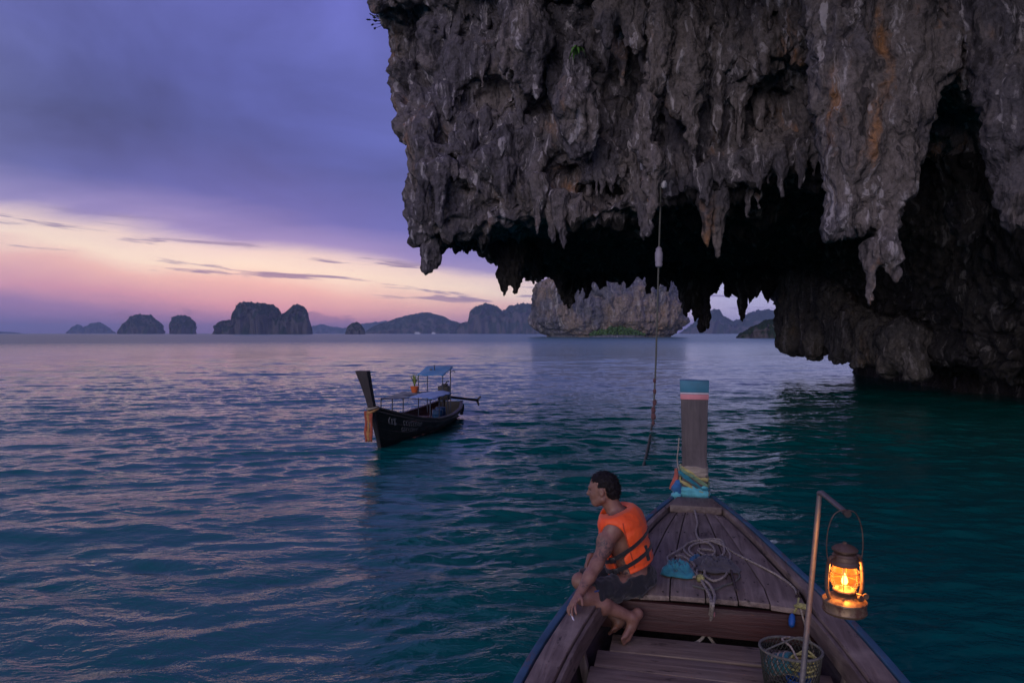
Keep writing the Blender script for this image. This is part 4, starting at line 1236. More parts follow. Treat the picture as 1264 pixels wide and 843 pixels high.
# crumpled cloths on the deck
def crumple(name, label, cat, px, py, rx, ry, rz, mat, seed, n=46):
    o = on_deck(px, py)
    V, Fc = [], []
    a = np.linspace(0, 2 * math.pi, n, endpoint=False); rr = np.linspace(0.0, 1.0, 16)
    A_, R_ = np.meshgrid(a, rr, indexing='ij')
    q = np.stack([np.cos(A_) * R_, np.sin(A_) * R_, 0 * R_ + seed], -1)
    edge = 1 + 0.65 * perlin(np.stack([np.cos(A_) * 1.5, np.sin(A_) * 1.5, 0 * A_ + seed * 3.1], -1))
    hgt = rz * (0.42 + 0.8 * fbm(q * np.array([3.6, 2.2, 1]) + seed, 3, 0.65, ridged=True)) * (1 - R_ ** 3)
    V = np.stack([q[..., 0] * rx * edge, q[..., 1] * ry * edge, np.maximum(hgt, 0) + 0.004], -1).reshape(-1, 3)
    me = np_mesh(name, V, grid_faces(n, 16, True))
    ob = link(name, me, mat)
    ob.location = NM @ o; ob.rotation_euler = (0, 0, -ANG)
    md = ob.modifiers.new('thickness', 'SOLIDIFY'); md.thickness = 0.006
    return tag(ob, label, cat)
crumple('cloth', 'bright teal cloth crumpled on the deck beside the rope coil', 'cloth', 835, 709, 0.11, 0.085, 0.06, cloth_mat('teal_rag', (0.02, 0.17, 0.22)), 2.0)
crumple('net', 'dark folded netting lying inside the rope loops on the deck', 'net', 882, 702, 0.17, 0.12, 0.05, cloth_mat('dark_net', (0.055, 0.050, 0.060)), 5.0)
crumple('rag', 'small blue rag at the edge of the dark netting', 'cloth', 861, 694, 0.045, 0.035, 0.03, cloth_mat('blue_rag', (0.02, 0.10, 0.20)), 7.0)
# knife like tool lying on the net
t0, t1, t2 = on_deck(894, 690, 0.03), on_deck(902, 703, 0.03), on_deck(909, 728, 0.02)
tool = thing('stick', 'short stick with a pale wrapped grip on the deck', 'stick', NM @ t0, -ANG)
MB().tube([Vector((0, 0, 0)), t1 - t0], 0.012, 8).build('grip', simple_mat('pale_tape', (0.42, 0.42, 0.48), 0.6), tool, True)
MB().tube([t1 - t0, t2 - t0], 0.008, 8).build('shaft', simple_mat('dark_stick', (0.05, 0.035, 0.03), 0.7), tool, True)

# ------------------------------------------------------------------ ring, tie and blue float by the lamp pole
cl = on_deck(985, 737)
ring = thing('cleat', 'iron ring bolt holding the rope end at the deck edge', 'cleat', NM @ cl, -ANG)
IRON = simple_mat('rusty_iron', (0.075, 0.055, 0.048), 0.6, 0.5, 0.4, 60, 0.4)
MB().lathe([(0.020, 0), (0.020, 0.008), (0.009, 0.012), (0.009, 0.03), (0, 0.032)], 12).build('bolt', IRON, ring, True)
MB().tube([(0.0, 0.022 * math.cos(a), 0.035 + 0.022 * math.sin(a)) for a in np.linspace(0, 2 * math.pi, 16, endpoint=False)], 0.005, 7, True).build('ring', IRON, ring, True)
tie = thing('float_cord', 'yellow green cord with a small blue float tied at the lamp pole', 'float', NM @ on_deck(986, 742), -ANG)
def lt(px, py, z): return (NMI @ Vector(G(px, py, z))) - on_deck(986, 742)
MB().tube(catmull([lt(986, 738, 1.13), lt(984, 748, 1.10), lt(980, 756, 1.06)], 6), 0.007, 6).build('cord', ROPEY, tie, True)
knot_blob(tuple(lt(990, 748, 1.12)), (0.045, 0.020, 0.018), ROPEY, 'knot', tie, 9)
MB().tube(catmull([lt(988, 750, 1.11), lt(994, 772, 1.0), lt(1000, 790, 0.9), lt(1006, 812, 0.8)], 6), 0.006, 6).build('cord', ROPE, tie, True)
f0, f1 = Vector(lt(978, 757, 1.06)), Vector(lt(977, 774, 0.99))
MB().tube([f0, f0 * 0.85 + f1 * 0.15, f0 * 0.5 + f1 * 0.5, f0 * 0.1 + f1 * 0.9, f1], [0.006, 0.018, 0.022, 0.018, 0.006], 12).build('float', simple_mat('blue_plastic', (0.012, 0.09, 0.32), 0.4), tie, True)

# ------------------------------------------------------------------ wire basket with line in it
bc = NMI @ Vector(G(976, 800, 1.06)); bc.z = FZ
bk = thing('wire_basket', 'round wire basket standing on the floor boards under the deck edge', 'basket', NM @ bc, -ANG)
WIRE = simple_mat('galvanised_wire', (0.060, 0.064, 0.050), 0.55, 0.5, 0.3, 80)
RB, HB = 0.172, 0.26
def bas_pt(a, h): 
    r = RB * (0.78 + 0.22 * (h / HB) ** 0.7)
    return Vector((r * math.cos(a), r * 0.9 * math.sin(a), h))
mb = MB()
for k in range(44):
    for dr in (1, -1):
        a0 = 2 * math.pi * k / 44
        mb.tube([bas_pt(a0 + dr * 0.9 * h / HB, h) for h in np.linspace(0.0, HB, 8)], 0.0022, 4, cap=False)
for h in np.linspace(0.0, HB - 0.03, 5):
    mb.tube([bas_pt(a, h) for a in np.linspace(0, 2 * math.pi, 32, endpoint=False)], 0.002, 4, True)
o = mb.build('wire_mesh', WIRE, bk, True); o['kind'] = 'stuff'
MB().tube([bas_pt(a, HB) for a in np.linspace(0, 2 * math.pi, 40, endpoint=False)], 0.008, 8, True).build('rim', ROPED, bk, True)
MB().lathe([(0.0, 0.0), (RB * 0.78, 0.0), (RB * 0.78, 0.012), (0, 0.012)], 28, None, 1, 0.9).build('bottom', WIRE, bk)
MB().tube(catmull([bas_pt(0.4, HB), Vector((0.06, 0.05, HB + 0.05)), Vector((-0.08, -0.02, HB + 0.02)), bas_pt(3.6, HB)], 8), 0.005, 6).build('handle', ROPED, bk, True)
def in_basket(name, label, cat, lx, ly, lz): return thing(name, label, cat, NM @ (bc + Vector((lx, ly, lz))), -ANG)
sp = in_basket('line_spool', 'teal spool of fishing line inside the wire basket', 'spool', -0.05, 0.03, 0.15)
R1 = Matrix.Rotation(math.radians(62), 4, 'Y') @ Matrix.Rotation(0.5, 4, 'X')
MB().lathe([(0.055, -0.08), (0.060, -0.07), (0.060, 0.07), (0.055, 0.08), (0, 0.08)], 20, R1).build('body', cloth_mat('teal_line', (0.012, 0.13, 0.15)), sp, True)
mb = MB()
for q in np.linspace(-0.055, 0.055, 4):
    mb.tube([R1 @ Vector((0.063 * math.cos(a), 0.063 * math.sin(a), q)) for a in np.linspace(0, 2 * math.pi, 20, endpoint=False)], 0.005, 5, True)
mb.build('binding', ROPE, sp, True)
yc = in_basket('yellow_line', 'yellow line bundled in the wire basket', 'line', 0.06, -0.05, 0.12)
mb = MB(); pts = []
ry = random.Random(3)
for k in range(26):
    a = k * 1.35
    pts.append((0.085 * math.cos(a) * ry.uniform(0.5, 1.1), 0.075 * math.sin(a) * ry.uniform(0.5, 1.1), 0.02 + 0.004 * k + ry.uniform(-0.015, 0.02)))
mb.tube(catmull(pts, 6), 0.007, 6); mb.build('coil', ROPEY, yc, True)
MB().tube(catmull([(-0.03, 0.0, 0.1), (-0.06, 0.05, 0.15), (-0.10, 0.10, 0.17), (-0.05, 0.14, 0.17)], 6), 0.006, 6).build('tail', ROPE, yc, True)
bb = in_basket('blue_tub', 'blue plastic tub in the bottom of the wire basket', 'tub', 0.03, -0.07, 0.015)
MB().lathe([(0.05, 0), (0.065, 0.11), (0.060, 0.11), (0.046, 0.008), (0, 0.008)], 20).build('body', simple_mat('blue_tub_plastic', (0.012, 0.07, 0.26), 0.4), bb, True)
MB().tube([(0.064 * math.cos(a), 0.064 * math.sin(a), 0.11) for a in np.linspace(0, 2 * math.pi, 24, endpoint=False)], 0.005, 6, True).build('rim', simple_mat('blue_rim', (0.02, 0.10, 0.32), 0.4), bb, True)

# ------------------------------------------------------------------ lamp pole and lantern
DPOLE = 2.92
ptop = Vector(P(1012, 606, DPOLE)); pmid = Vector(P(990, 843, 2.86))
dirp = (pmid - ptop); tb = (FZ - ptop.z) / dirp.z
pbase = ptop + dirp * tb
parm = Vector(P(1046, 630, 2.60)); parm.z = ptop.z - 0.012
pole = thing('lamp_pole', 'thin metal pole with a bent arm carrying the oil lantern', 'pole', pbase)
PIPE = simple_mat('worn_pipe', (0.20, 0.18, 0.17), 0.55, 0.55, 0.45, 40, 0.25)
v = lambda q: Vector(q) - pbase
tilt_dir = (ptop - pbase).normalized()
armd = (parm - ptop).normalized()
MB().tube([v(pbase), v(pbase + (ptop - pbase) * 0.5), v(ptop - tilt_dir * 0.03), v(ptop - tilt_dir * 0.008 + armd * 0.004)], [0.0125, 0.0118, 0.0108, 0.0108], 14).build('shaft', PIPE, pole, True)
MB().tube([v(ptop - tilt_dir * 0.010), v(ptop + armd * 0.03), v(parm)], [0.0125, 0.0115, 0.0105], 14).build('arm', PIPE, pole, True)
MB().lathe([(0.05, 0), (0.05, 0.012), (0.022, 0.016), (0.020, 0.05), (0, 0.05)], 18).build('foot', IRON, pole, True)
MB().tube([v(parm - armd * 0.014), v(parm + armd * 0.006)], 0.0135, 12).build('end_collar', IRON, pole, True)

LBOT = float(P(1037, 758, 2.585)[2])
lc = Vector((parm.x - 0.006, parm.y + 0.006, LBOT))
lan = thing('oil_lantern', 'lit rusty hurricane oil lantern hanging from the bent pole', 'lantern', lc)
def lan_mat(name, c, rust, metal=0.6, rough=0.45):
    m_, t, b, co = new_mat(name)
    n = t.noise(co, 34, 7, 0.7); n2 = t.noise(t.scale(co, 1, 1, 0.5), 13, 5, 0.65)
    f = t.rng(t.m('ADD', t.m('MULTIPLY', n, 0.5), t.m('MULTIPLY', n2, 0.5)), 0.46, 0.58, 0, 1, True)
    t.put(b.inputs['Base Color'], t.mix(f, c, rust))
    t.put(b.inputs['Metallic'], t.rng(f, 0, 1, metal, 0.1)); t.put(b.inputs['Roughness'], t.rng(f, 0, 1, rough, 0.85))
    t.put(b.inputs['Normal'], t.bump(n, 0.5, 0.003))
    return m_
BRASS = lan_mat('aged_brass', (0.24, 0.16, 0.09, 1), (0.10, 0.045, 0.025, 1))
RUST = lan_mat('rusted_tin', (0.16, 0.10, 0.07, 1), (0.075, 0.032, 0.02, 1), 0.5, 0.55)
HT = 0.292
MB().lathe([(0.074, 0.0), (0.078, 0.004), (0.080, 0.010), (0.077, 0.014), (0.077, 0.040), (0.080, 0.043), (0.079, 0.049), (0.070, 0.055), (0.050, 0.064), (0.034, 0.070), (0.030, 0.074), (0, 0.074)], 40).build('fuel_tank', BRASS, lan, True)
MB().lathe([(0.030, 0.070), (0.040, 0.078), (0.043, 0.086), (0.040, 0.090), (0.024, 0.092), (0.014, 0.104), (0.006, 0.106), (0, 0.106)], 28).build('burner', RUST, lan, True)
MB().tube([(0.030, -0.055, 0.072), (0.034, -0.064, 0.078)], 0.011, 12).build('filler_cap', BRASS, lan, True)
# glass globe
gm, t, b, co = new_mat('lantern_glass')
t.n.remove(b)
tr = t.new('ShaderNodeBsdfTransparent'); tr.inputs[0].default_value = (1.0, 0.86, 0.62, 1)
tl = t.new('ShaderNodeBsdfTranslucent'); tl.inputs[0].default_value = (1.0, 0.36, 0.07, 1)
gl = t.new('ShaderNodeBsdfGlossy'); gl.inputs['Roughness'].default_value = 0.08; gl.inputs[0].default_value = (0.9, 0.9, 0.9, 1)
smoke = t.rng(t.noise(co, 16, 5, 0.6), 0.35, 0.7, 0.025, 0.07)
m1 = t.new('ShaderNodeMixShader'); t.l.new(smoke, m1.inputs[0]); t.l.new(tr.outputs[0], m1.inputs[1]); t.l.new(tl.outputs[0], m1.inputs[2])
fre = t.new('ShaderNodeFresnel'); fre.inputs[0].default_value = 1.3
m2 = t.new('ShaderNodeMixShader'); t.l.new(fre.outputs[0], m2.inputs[0]); t.l.new(m1.outputs[0], m2.inputs[1]); t.l.new(gl.outputs[0], m2.inputs[2])
t.l.new(m2.outputs[0], t.n['Material Output'].inputs[0])
MB().lathe([(0.034, 0.090), (0.044, 0.100), (0.050, 0.116), (0.0515, 0.134), (0.049, 0.154), (0.043, 0.172), (0.037, 0.184)], 36).build('globe', gm, lan, True)
# remove the two caps the lathe put on the globe
gme = bpy.data.objects[[c.name for c in lan.children if c.name.startswith('globe')][0]].data
bm = bmesh.new(); bm.from_mesh(gme); bmesh.ops.delete(bm, geom=[f for f in bm.faces if len(f.verts) > 8], context='FACES'); bm.to_mesh(gme); bm.free()
# flame
fm = bpy.data.materials.new('flame'); fm.use_nodes = True
ft = NT(fm.node_tree); ft.n.clear()
em = ft.new('ShaderNodeEmission'); em.inputs[0].default_value = (1.0, 0.46, 0.10, 1); em.inputs[1].default_value = 12.0
fo = ft.new('ShaderNodeOutputMaterial'); ft.l.new(em.outputs[0], fo.inputs[0])
MB().lathe([(0.0, 0.104), (0.008, 0.108), (0.0125, 0.116), (0.0115, 0.126), (0.006, 0.140), (0.0, 0.152)], 16, None, 1.0, 0.7).build('flame', fm, lan, True)
MB().tube([(0, 0, 0.10), (0, 0, 0.110)], 0.005, 8).build('wick', RUST, lan)
# hood and tiered chimney
MB().lathe([(0.039, 0.180), (0.052, 0.184), (0.053, 0.190), (0.046, 0.200), (0.047, 0.206), (0.043, 0.214), (0.044, 0.220), (0.040, 0.226), (0.026, 0.230), (0.024, 0.238), (0, 0.238)], 36).build('hood', RUST, lan, True)
MB().lathe([(0.030, 0.234), (0.046, 0.238), (0.047, 0.243), (0.034, 0.254), (0.020, 0.260), (0.008, 0.264), (0.007, 0.270), (0, 0.271)], 32).build('chimney_cap', RUST, lan, True)
ca, sa = math.cos(0.15), math.sin(0.15)
for sd in (-1, 1):
    pth = [(0.058, 0.054), (0.068, 0.070), (0.0735, 0.095), (0.0745, 0.130), (0.072, 0.165), (0.067, 0.195), (0.059, 0.212), (0.044, 0.216)]
    MB().tube(catmull([(sd * r * ca, sd * r * sa, z) for r, z in pth], 5), 0.0075, 10).build('side_tube', RUST, lan, True)
mb = MB()
for z, r in ((0.118, 0.055), (0.158, 0.052)):
    mb.tube([(r * math.cos(a), r * math.sin(a), z) for a in np.linspace(0, 2 * math.pi, 30, endpoint=False)], 0.0014, 5, True)
for a in (1.0, 2.1, 4.2, 5.3):
    mb.tube([(r * math.cos(a), r * math.sin(a), z) for r, z in ((0.040, 0.088), (0.054, 0.115), (0.0545, 0.150), (0.046, 0.184))], 0.0014, 5)
mb.build('globe_guard', RUST, lan, True)
MB().tube([(0.03, -0.03, 0.082), (0.050, -0.052, 0.082)], 0.003, 6).lathe([(0, 0.0), (0.011, 0.0), (0.011, 0.006), (0, 0.006)], 12, Matrix.Translation((0.052, -0.054, 0.082)) @ Matrix.Rotation(math.pi / 2, 4, 'X')).build('wick_knob', BRASS, lan, True)
ztop = parm.z - LBOT + 0.012
MB().tube(catmull([(-0.070 * ca, -0.070 * sa, 0.198), (-0.076 * ca, -0.076 * sa, 0.25), (-0.070 * ca, -0.07 * sa, 0.32), (-0.045 * ca, -0.045 * sa, ztop - 0.015), (0.0, 0.0, ztop), (0.045 * ca, 0.045 * sa, ztop - 0.015), (0.070 * ca, 0.070 * sa, 0.32), (0.076 * ca, 0.076 * sa, 0.25), (0.070 * ca, 0.070 * sa, 0.198)], 7), 0.0022, 6).build('bail', RUST, lan, True)
ld = bpy.data.lights.new('lantern_light', 'POINT'); ld.energy = 5.0; ld.color = (1.0, 0.42, 0.10); ld.shadow_soft_size = 0.012
lo_ = bpy.data.objects.new('lantern_light', ld); COL.objects.link(lo_); lo_.parent = lan; lo_.location = (0, 0, 0.160)
# ------------------------------------------------------------------ the boat across the water
FO = Vector(G(466, 555, 0.0)); FS = Vector(G(555, 511.5, 0.0))
fd = (FS - FO); FL = fd.length; fwd = -fd.normalized()
FANG = math.atan2(-fwd.x, fwd.y)
far = thing('longtail_boat', 'small dark longtail boat with blue awnings and a red sash on its bow', 'boat', FO, FANG)
FM = Matrix.Translation(FO) @ Matrix.Rotation(FANG, 4, 'Z'); FMI = FM.inverted()
S2 = [-0.35, 0.3, 0.9, 1.6, 2.8, 4.5, 6.0, 6.8, FL + 0.1]
gs2, hv2 = smooth_table(S2, [0.08, 0.30, 0.48, 0.63, 0.82, 0.86, 0.74, 0.60, 0.42], 70)
_, zv2 = smooth_table(S2, [1.10, 0.92, 0.78, 0.62, 0.44, 0.37, 0.38, 0.42, 0.48], 70)
_, kv2 = smooth_table(S2, [-0.1, -0.2, -0.25, -0.25, -0.25, -0.25, -0.22, -0.15, -0.1], 70)
FH = Hull(gs2, hv2, zv2, kv2, 0.0)
class RakedHull(Hull):
    def pt(s, t, f, side, inset=0.0):
        v_ = super().pt(t, f, side, inset)
        v_.y -= 0.55 * (1 - f) * math.exp(-(t + 0.35) / 0.9)
        return v_
FH = RakedHull(gs2, hv2, zv2, kv2, 0.0)
strakes(FH, far, -0.35, FL + 0.1, [0.0, 0.35, 0.55, 0.72, 0.86, 0.985], 0.04, HULLDK, HULLRED, 30)
TRIM = wood_material('worn_trim', (0.20, 0.155, 0.14, 1), (0.09, 0.07, 0.065, 1), 0.6, 'y', 0.5)
rail(FH, far, -0.33, FL + 0.08, -0.07, 0.045, -0.02, 0.022, TRIM, 'gunwale_cap', 40, 0.006)
rail(FH, far, -0.32, FL + 0.08, 0.006, 0.030, -0.10, -0.065, TRIM, 'rub_rail', 40, 0.004)
V = [FH.pt(FL + 0.1, f, sd, 0) for sd in (-1, 1) for f in (0.0, 0.3, 0.6, 0.985)]
MB().add(V + [q + Vector((0, 0.05, 0)) for q in V], [(0, 1, 2, 3, 7, 6, 5, 4), (8, 9, 10, 11, 15, 14, 13, 12)]).build('transom', HULLDK, far)
# stem and tall post
a0 = Vector((0, -0.30, -0.2)); a1 = Vector((0, 0.36, 1.12))
ptopf = FMI @ Vector(P(446, 459, 16.35))
lv2 = [(Vector((0, -0.34, -0.25)), 0.045, 0.06), (Vector((0, 0.00, 0.42)), 0.05, 0.07), (Vector((0, 0.32, 1.0)), 0.075, 0.09), (Vector((ptopf.x * 0.35, 0.40, 1.35)), 0.085, 0.10), (Vector((ptopf.x * 0.7, 0.50, 1.7)), 0.115, 0.11), (Vector((ptopf.x, 0.60, 2.0)), 0.150, 0.12)]
V, Fc = [], []
for c, hx, hy in lv2: V += [c + Vector((-hx, -hy, 0)), c + Vector((hx, -hy, 0)), c + Vector((hx, hy, 0)), c + Vector((-hx, hy, 0))]
for q in range(len(lv2) - 1):
    for k in range(4): Fc.append((q * 4 + k, q * 4 + (k + 1) % 4, (q + 1) * 4 + (k + 1) % 4, (q + 1) * 4 + k))
Fc.append((0, 1, 2, 3)); Fc.append(tuple((len(lv2) - 1) * 4 + k for k in range(4)))
MB().add(V, Fc).build('bow_post', wood_material('dark_post', (0.060, 0.048, 0.050, 1), (0.028, 0.023, 0.024, 1), 0.7, 'z', 0.4), far, True, 0.012)
# fore deck and floor
for i in range(4):
    V, Fc = [], []
    ss = np.linspace(-0.15, 1.5, 7)
    for t in ss:
        w_ = FH.half(t) - 0.07
        for l, o_ in ((-w_ + 2 * w_ * i / 4 + 0.005, -0.05), (-w_ + 2 * w_ * (i + 1) / 4 - 0.005, -0.05), (-w_ + 2 * w_ * (i + 1) / 4 - 0.005, -0.02), (-w_ + 2 * w_ * i / 4 + 0.005, -0.02)):
            V.append(Vector((l, -t, FH.sheer(t) + o_)))
    for q in range(6):
        for k in range(4): Fc.append((q * 4 + k, q * 4 + (k + 1) % 4, (q + 1) * 4 + (k + 1) % 4, (q + 1) * 4 + k))
    Fc.append((0, 1, 2, 3)); Fc.append(tuple(24 + k for k in range(4)))
    MB().add(V, Fc).build('deck_plank', DECK, far)
for k in range(9):
    y_ = -1.6 - 0.55 * k; w_ = FH.half(-y_) * 0.80
    MB().box((-w_, y_ - 0.53, 0.06), (w_, y_, 0.09)).build('floor_board', HULLRED, far)
for y_ in (-2.2, -3.3, -4.4):
    w_ = FH.half(-y_) - 0.06
    MB().box((-w_, y_ - 0.12, 0.27), (w_, y_ + 0.12, 0.31)).build('thwart', HULLRED, far, True, 0.006)
# lower awning: frame, light blue sheet, dark rolled half
BLUS = cloth_mat('sky_blue_tarp', (0.16, 0.30, 0.62), 0.15); BLUD = cloth_mat('navy_tarp', (0.02, 0.035, 0.085)); BLUT = cloth_mat('bright_blue_tarp', (0.02, 0.22, 0.46), 0.15)
FRM = simple_mat('awning_frame', (0.055, 0.065, 0.095), 0.5, 0.4)
AZ = 1.02
cn = {}
for t in (2.3, 3.3, 4.35):
    for sd in (-1, 1):
        w_ = 0.72
        x_ = sd * w_
        MB().tube([(x_, -t, FH.sheer(t) - 0.1), (x_, -t, AZ)], 0.018, 7).build('awning_post', FRM, far, True)
for sd in (-1, 1):
    MB().tube([(sd * 0.72, -2.28, AZ), (sd * 0.72, -4.37, AZ)], 0.016, 7).build('awning_rail', FRM, far, True)
for t in (2.3, 3.3, 4.35):
    MB().tube([(-0.73, -t, AZ + 0.012), (0, -t, AZ + 0.05), (0.73, -t, AZ + 0.012)], 0.014, 7).build('awning_bow', FRM, far, True)
def sheet(x0, x1, t0, t1, z, mat, name, sag=0.03, skew=0.0, arch=0.06):
    n, V = 14, []
    for i in range(n):
        for j in range(n):
            u_, v_ = i / (n - 1), j / (n - 1)
            x_ = x0 + (x1 - x0) * u_; t_ = t0 + (t1 - t0) * v_ + skew * u_
            V.append((x_, -t_, z + arch * (1 - (2 * (x_ - (x0 + x1) / 2) / (x1 - x0)) ** 2) - sag * math.sin(math.pi * v_ * 3) ** 2 * 0.5 + 0.012 * math.sin(9 * u_ + 5 * v_)))
    Fc = [(i * n + j, (i + 1) * n + j, (i + 1) * n + j + 1, i * n + j + 1) for i in range(n - 1) for j in range(n - 1)]
    o = MB().add(V, Fc).build(name, mat, far, True)
    md = o.modifiers.new('thickness', 'SOLIDIFY'); md.thickness = 0.012
    return o
sheet(-0.80, 0.10, 2.32, 4.55, AZ + 0.035, BLUS, 'awning_sheet', 0.05, 0.0, 0.05)
sheet(0.06, 0.80, 2.25, 4.45, AZ + 0.03, BLUD, 'awning_sheet', 0.03, 0.0, 0.02)
# upper awning over the helm
UZ = 1.62
for t in (4.95, 6.0):
    for sd in (-1, 1):
        MB().tube([(sd * 0.40, -t, FH.sheer(t) - 0.15), (sd * 0.40, -t, UZ + (-0.04 if t < 5.5 else 0.13))], 0.016, 7).build('awning_post', FRM, far, True)
up_s = sheet(-0.46, 0.46, 4.8, 6.15, UZ + 0.01, BLUT, 'awning_sheet', 0.02, 0.0, 0.02)
for v_ in up_s.data.vertices: v_.co.z += 0.20 * (-v_.co.y - 4.95) / 1.2 - 0.05
MB().tube([(-0.42, -6.0, UZ), (-0.50, -6.05, UZ + 0.03), (-0.54, -6.1, UZ - 0.04)], 0.014, 6).build('lamp_arm', FRM, far, True)
MB().tube([(0.02, -5.5, UZ), (0.02, -5.5, UZ + 0.24)], 0.018, 7).build('mast', FRM, far, True)
MB().box((0.10, -5.55, UZ + 0.02), (0.18, -5.47, UZ + 0.12)).build('mast_lamp', FRM, far, True, 0.01)
# engine and long shaft
DARK = simple_mat('engine_black', (0.025, 0.022, 0.022), 0.5, 0.3)
mb = MB(); mb.box((-0.24, -6.70, 0.62), (0.12, -6.30, 1.10)); mb.box((-0.16, -6.62, 1.10), (0.02, -6.42, 1.17)); mb.tube([(-0.10, -6.5, 1.15), (-0.14, -6.5, 1.24), (-0.22, -6.5, 1.26)], 0.022, 8)
mb.build('engine', DARK, far, True, 0.03)
sh0, sh1 = Vector((-0.05, -6.7, 0.72)), FMI @ Vector(P(589, 494, 25.4))
MB().tube([sh0, sh0 * 0.5 + sh1 * 0.5, sh1], 0.045, 8).build('propeller_shaft', DARK, far, True)
mb = MB(); dd = (sh1 - sh0).normalized()
for a in (0.2, 2.3, 4.4):
    c_ = Vector((math.cos(a), 0, math.sin(a)))
    mb.beam(sh1 + c_ * 0.02, sh1 + c_ * 0.20, 0.10, 0.015, dd, 0.06)
mb.build('propeller', DARK, far)
MB().tube([(-0.05, -6.3, 0.9), (-0.02, -5.7, 0.85), (0.0, -5.5, 0.8)], 0.018, 6).build('tiller', DARK, far, True)
MB().tube([(0, -6.6, 0.35), (-0.03, -6.6, 0.6)], 0.05, 8).build('engine_mount', DARK, far, True)
for k, t in enumerate((6.2, 6.8, 7.1)):
    sd = -1; p_ = FH.pt(t, 0.8, sd, -0.05)
    MB().lathe([(0.0, -0.12), (0.05, -0.10), (0.06, 0), (0.05, 0.10), (0, 0.12)], 12, Matrix.Translation(p_)).build('fender', DARK, far, True)
# worn painted scrawl by the bow (no letter can be read)
PALE = paint_material('faded_lettering', (0.20, 0.20, 0.20), (0.05, 0.046, 0.046), 0.6)
rl = random.Random(8)
def marks(t0, t1, f0, f1, n, th):
    mb = MB()
    for k in range(n):
        t = t0 + (t1 - t0) * (k + 0.5) / n; w_ = (t1 - t0) / n * 0.42
        pts = []
        for q in range(7):
            a = q / 6 * rl.uniform(3.5, 5.5) + rl.uniform(0, 1.5)
            f = f0 + (f1 - f0) * (0.5 + 0.5 * math.sin(a)); tt_ = t + w_ * math.cos(a)
            v_ = FH.pt(tt_, f, -1, 0); v_.x -= 0.005
            pts.append(v_)
        mb.tube(catmull(pts, 4), th, 5)
    mb.build('faded_lettering', PALE, far, True)
marks(0.10, 0.45, 0.70, 0.84, 3, 0.016); marks(0.75, 1.75, 0.72, 0.84, 8, 0.010); marks(0.70, 1.60, 0.56, 0.66, 8, 0.007)
# red sash on the bow
fs = thing('bow_sash', 'long red and orange sash hanging from the bow of the dark boat', 'sash', FM @ Vector((0, 0.36, 0.3)), FANG)
ORR = cloth_mat('orange_red_sash', (0.36, 0.075, 0.035)); OYE = cloth_mat('ochre_rope_sash', (0.40, 0.20, 0.06))
for k, (xo, m_) in enumerate(((-0.02, ORR), (0.05, OYE), (0.11, ORR))):
    V, n = [], 12
    for i in range(n):
        z = 0.72 - 0.75 * i / (n - 1)
        for w_ in (-1, 1):
            V.append((xo + w_ * (0.035 + 0.01 * math.sin(i)), 0.15 + 0.02 * math.sin(i * 0.9 + k), z))
    Fc = [(i * 2, i * 2 + 1, i * 2 + 3, i * 2 + 2) for i in range(n - 1)]
    o = MB().add(V, Fc).build('sash_strip', m_, fs, True); md = o.modifiers.new('thickness', 'SOLIDIFY'); md.thickness = 0.02
MB().tube([(0.14 * math.cos(a), 0.0 + 0.16 * math.sin(a), 0.72 + 0.05 * math.cos(a + 2.5)) for a in np.linspace(0, 2 * math.pi, 24, endpoint=False)], 0.030, 8, True).build('sash_ring', OYE, fs, True)
MB().tube([(0.13 * math.cos(a), 0.0 + 0.15 * math.sin(a), 0.79 + 0.02 * math.cos(a + 2.5)) for a in np.linspace(0, 2 * math.pi, 24, endpoint=False)], 0.024, 8, True).build('sash_ring', TAN, fs, True)
# things carried in it
def barrel(lx, ly, label):
    b_ = thing('barrel', label, 'barrel', FM @ Vector((lx, ly, 0.09)), FANG, 'blue barrels aboard the dark boat')
    prof = [(0.15, 0), (0.165, 0.02), (0.165, 0.14), (0.172, 0.15), (0.165, 0.16), (0.165, 0.32), (0.172, 0.33), (0.165, 0.34), (0.165, 0.44), (0.15, 0.46), (0, 0.46)]
    MB().lathe(prof, 22).build('drum', simple_mat('blue_drum', (0.02, 0.085, 0.20), 0.45), b_, True)
    MB().lathe([(0.03, 0.455), (0.03, 0.48), (0, 0.48)], 10, Matrix.Translation((0.08, 0, 0))).build('cap', DARK, b_, True)
barrel(-0.44, -4.15, 'blue plastic barrel standing amidships in the dark boat')
barrel(-0.36, -4.85, 'blue plastic barrel standing nearer the engine of the dark boat')
sk = thing('bundle', 'pinkish cloth bundle lying in the middle of the dark boat', 'bundle', FM @ Vector((-0.25, -3.0, 0.09)), FANG)
knot_blob((0, 0, 0.16), (0.30, 0.30, 0.20), cloth_mat('pink_bundle', (0.28, 0.15, 0.17)), 'cloth', sk, 12, 0.3)
knot_blob((0.28, -0.1, 0.12), (0.22, 0.22, 0.16), cloth_mat('dull_bundle', (0.12, 0.10, 0.12)), 'cloth', sk, 13, 0.3)
ptp = FMI @ Vector(P(510, 486.5, 21.2))
pp_ = thing('potted_plant', 'orange pot with upright yellow green leaves standing on the blue awning', 'plant', FM @ Vector((0.30, ptp.y, AZ + 0.045)), FANG)
MB().lathe([(0.085, 0), (0.13, 0.16), (0.14, 0.19), (0.12, 0.19), (0.10, 0.15), (0, 0.15)], 18).build('pot', simple_mat('orange_pot', (0.62, 0.13, 0.03), 0.6), pp_, True)
LEAF = simple_mat('yellow_green_leaf', (0.20, 0.26, 0.05), 0.6, var=0.4); rl = random.Random(5)
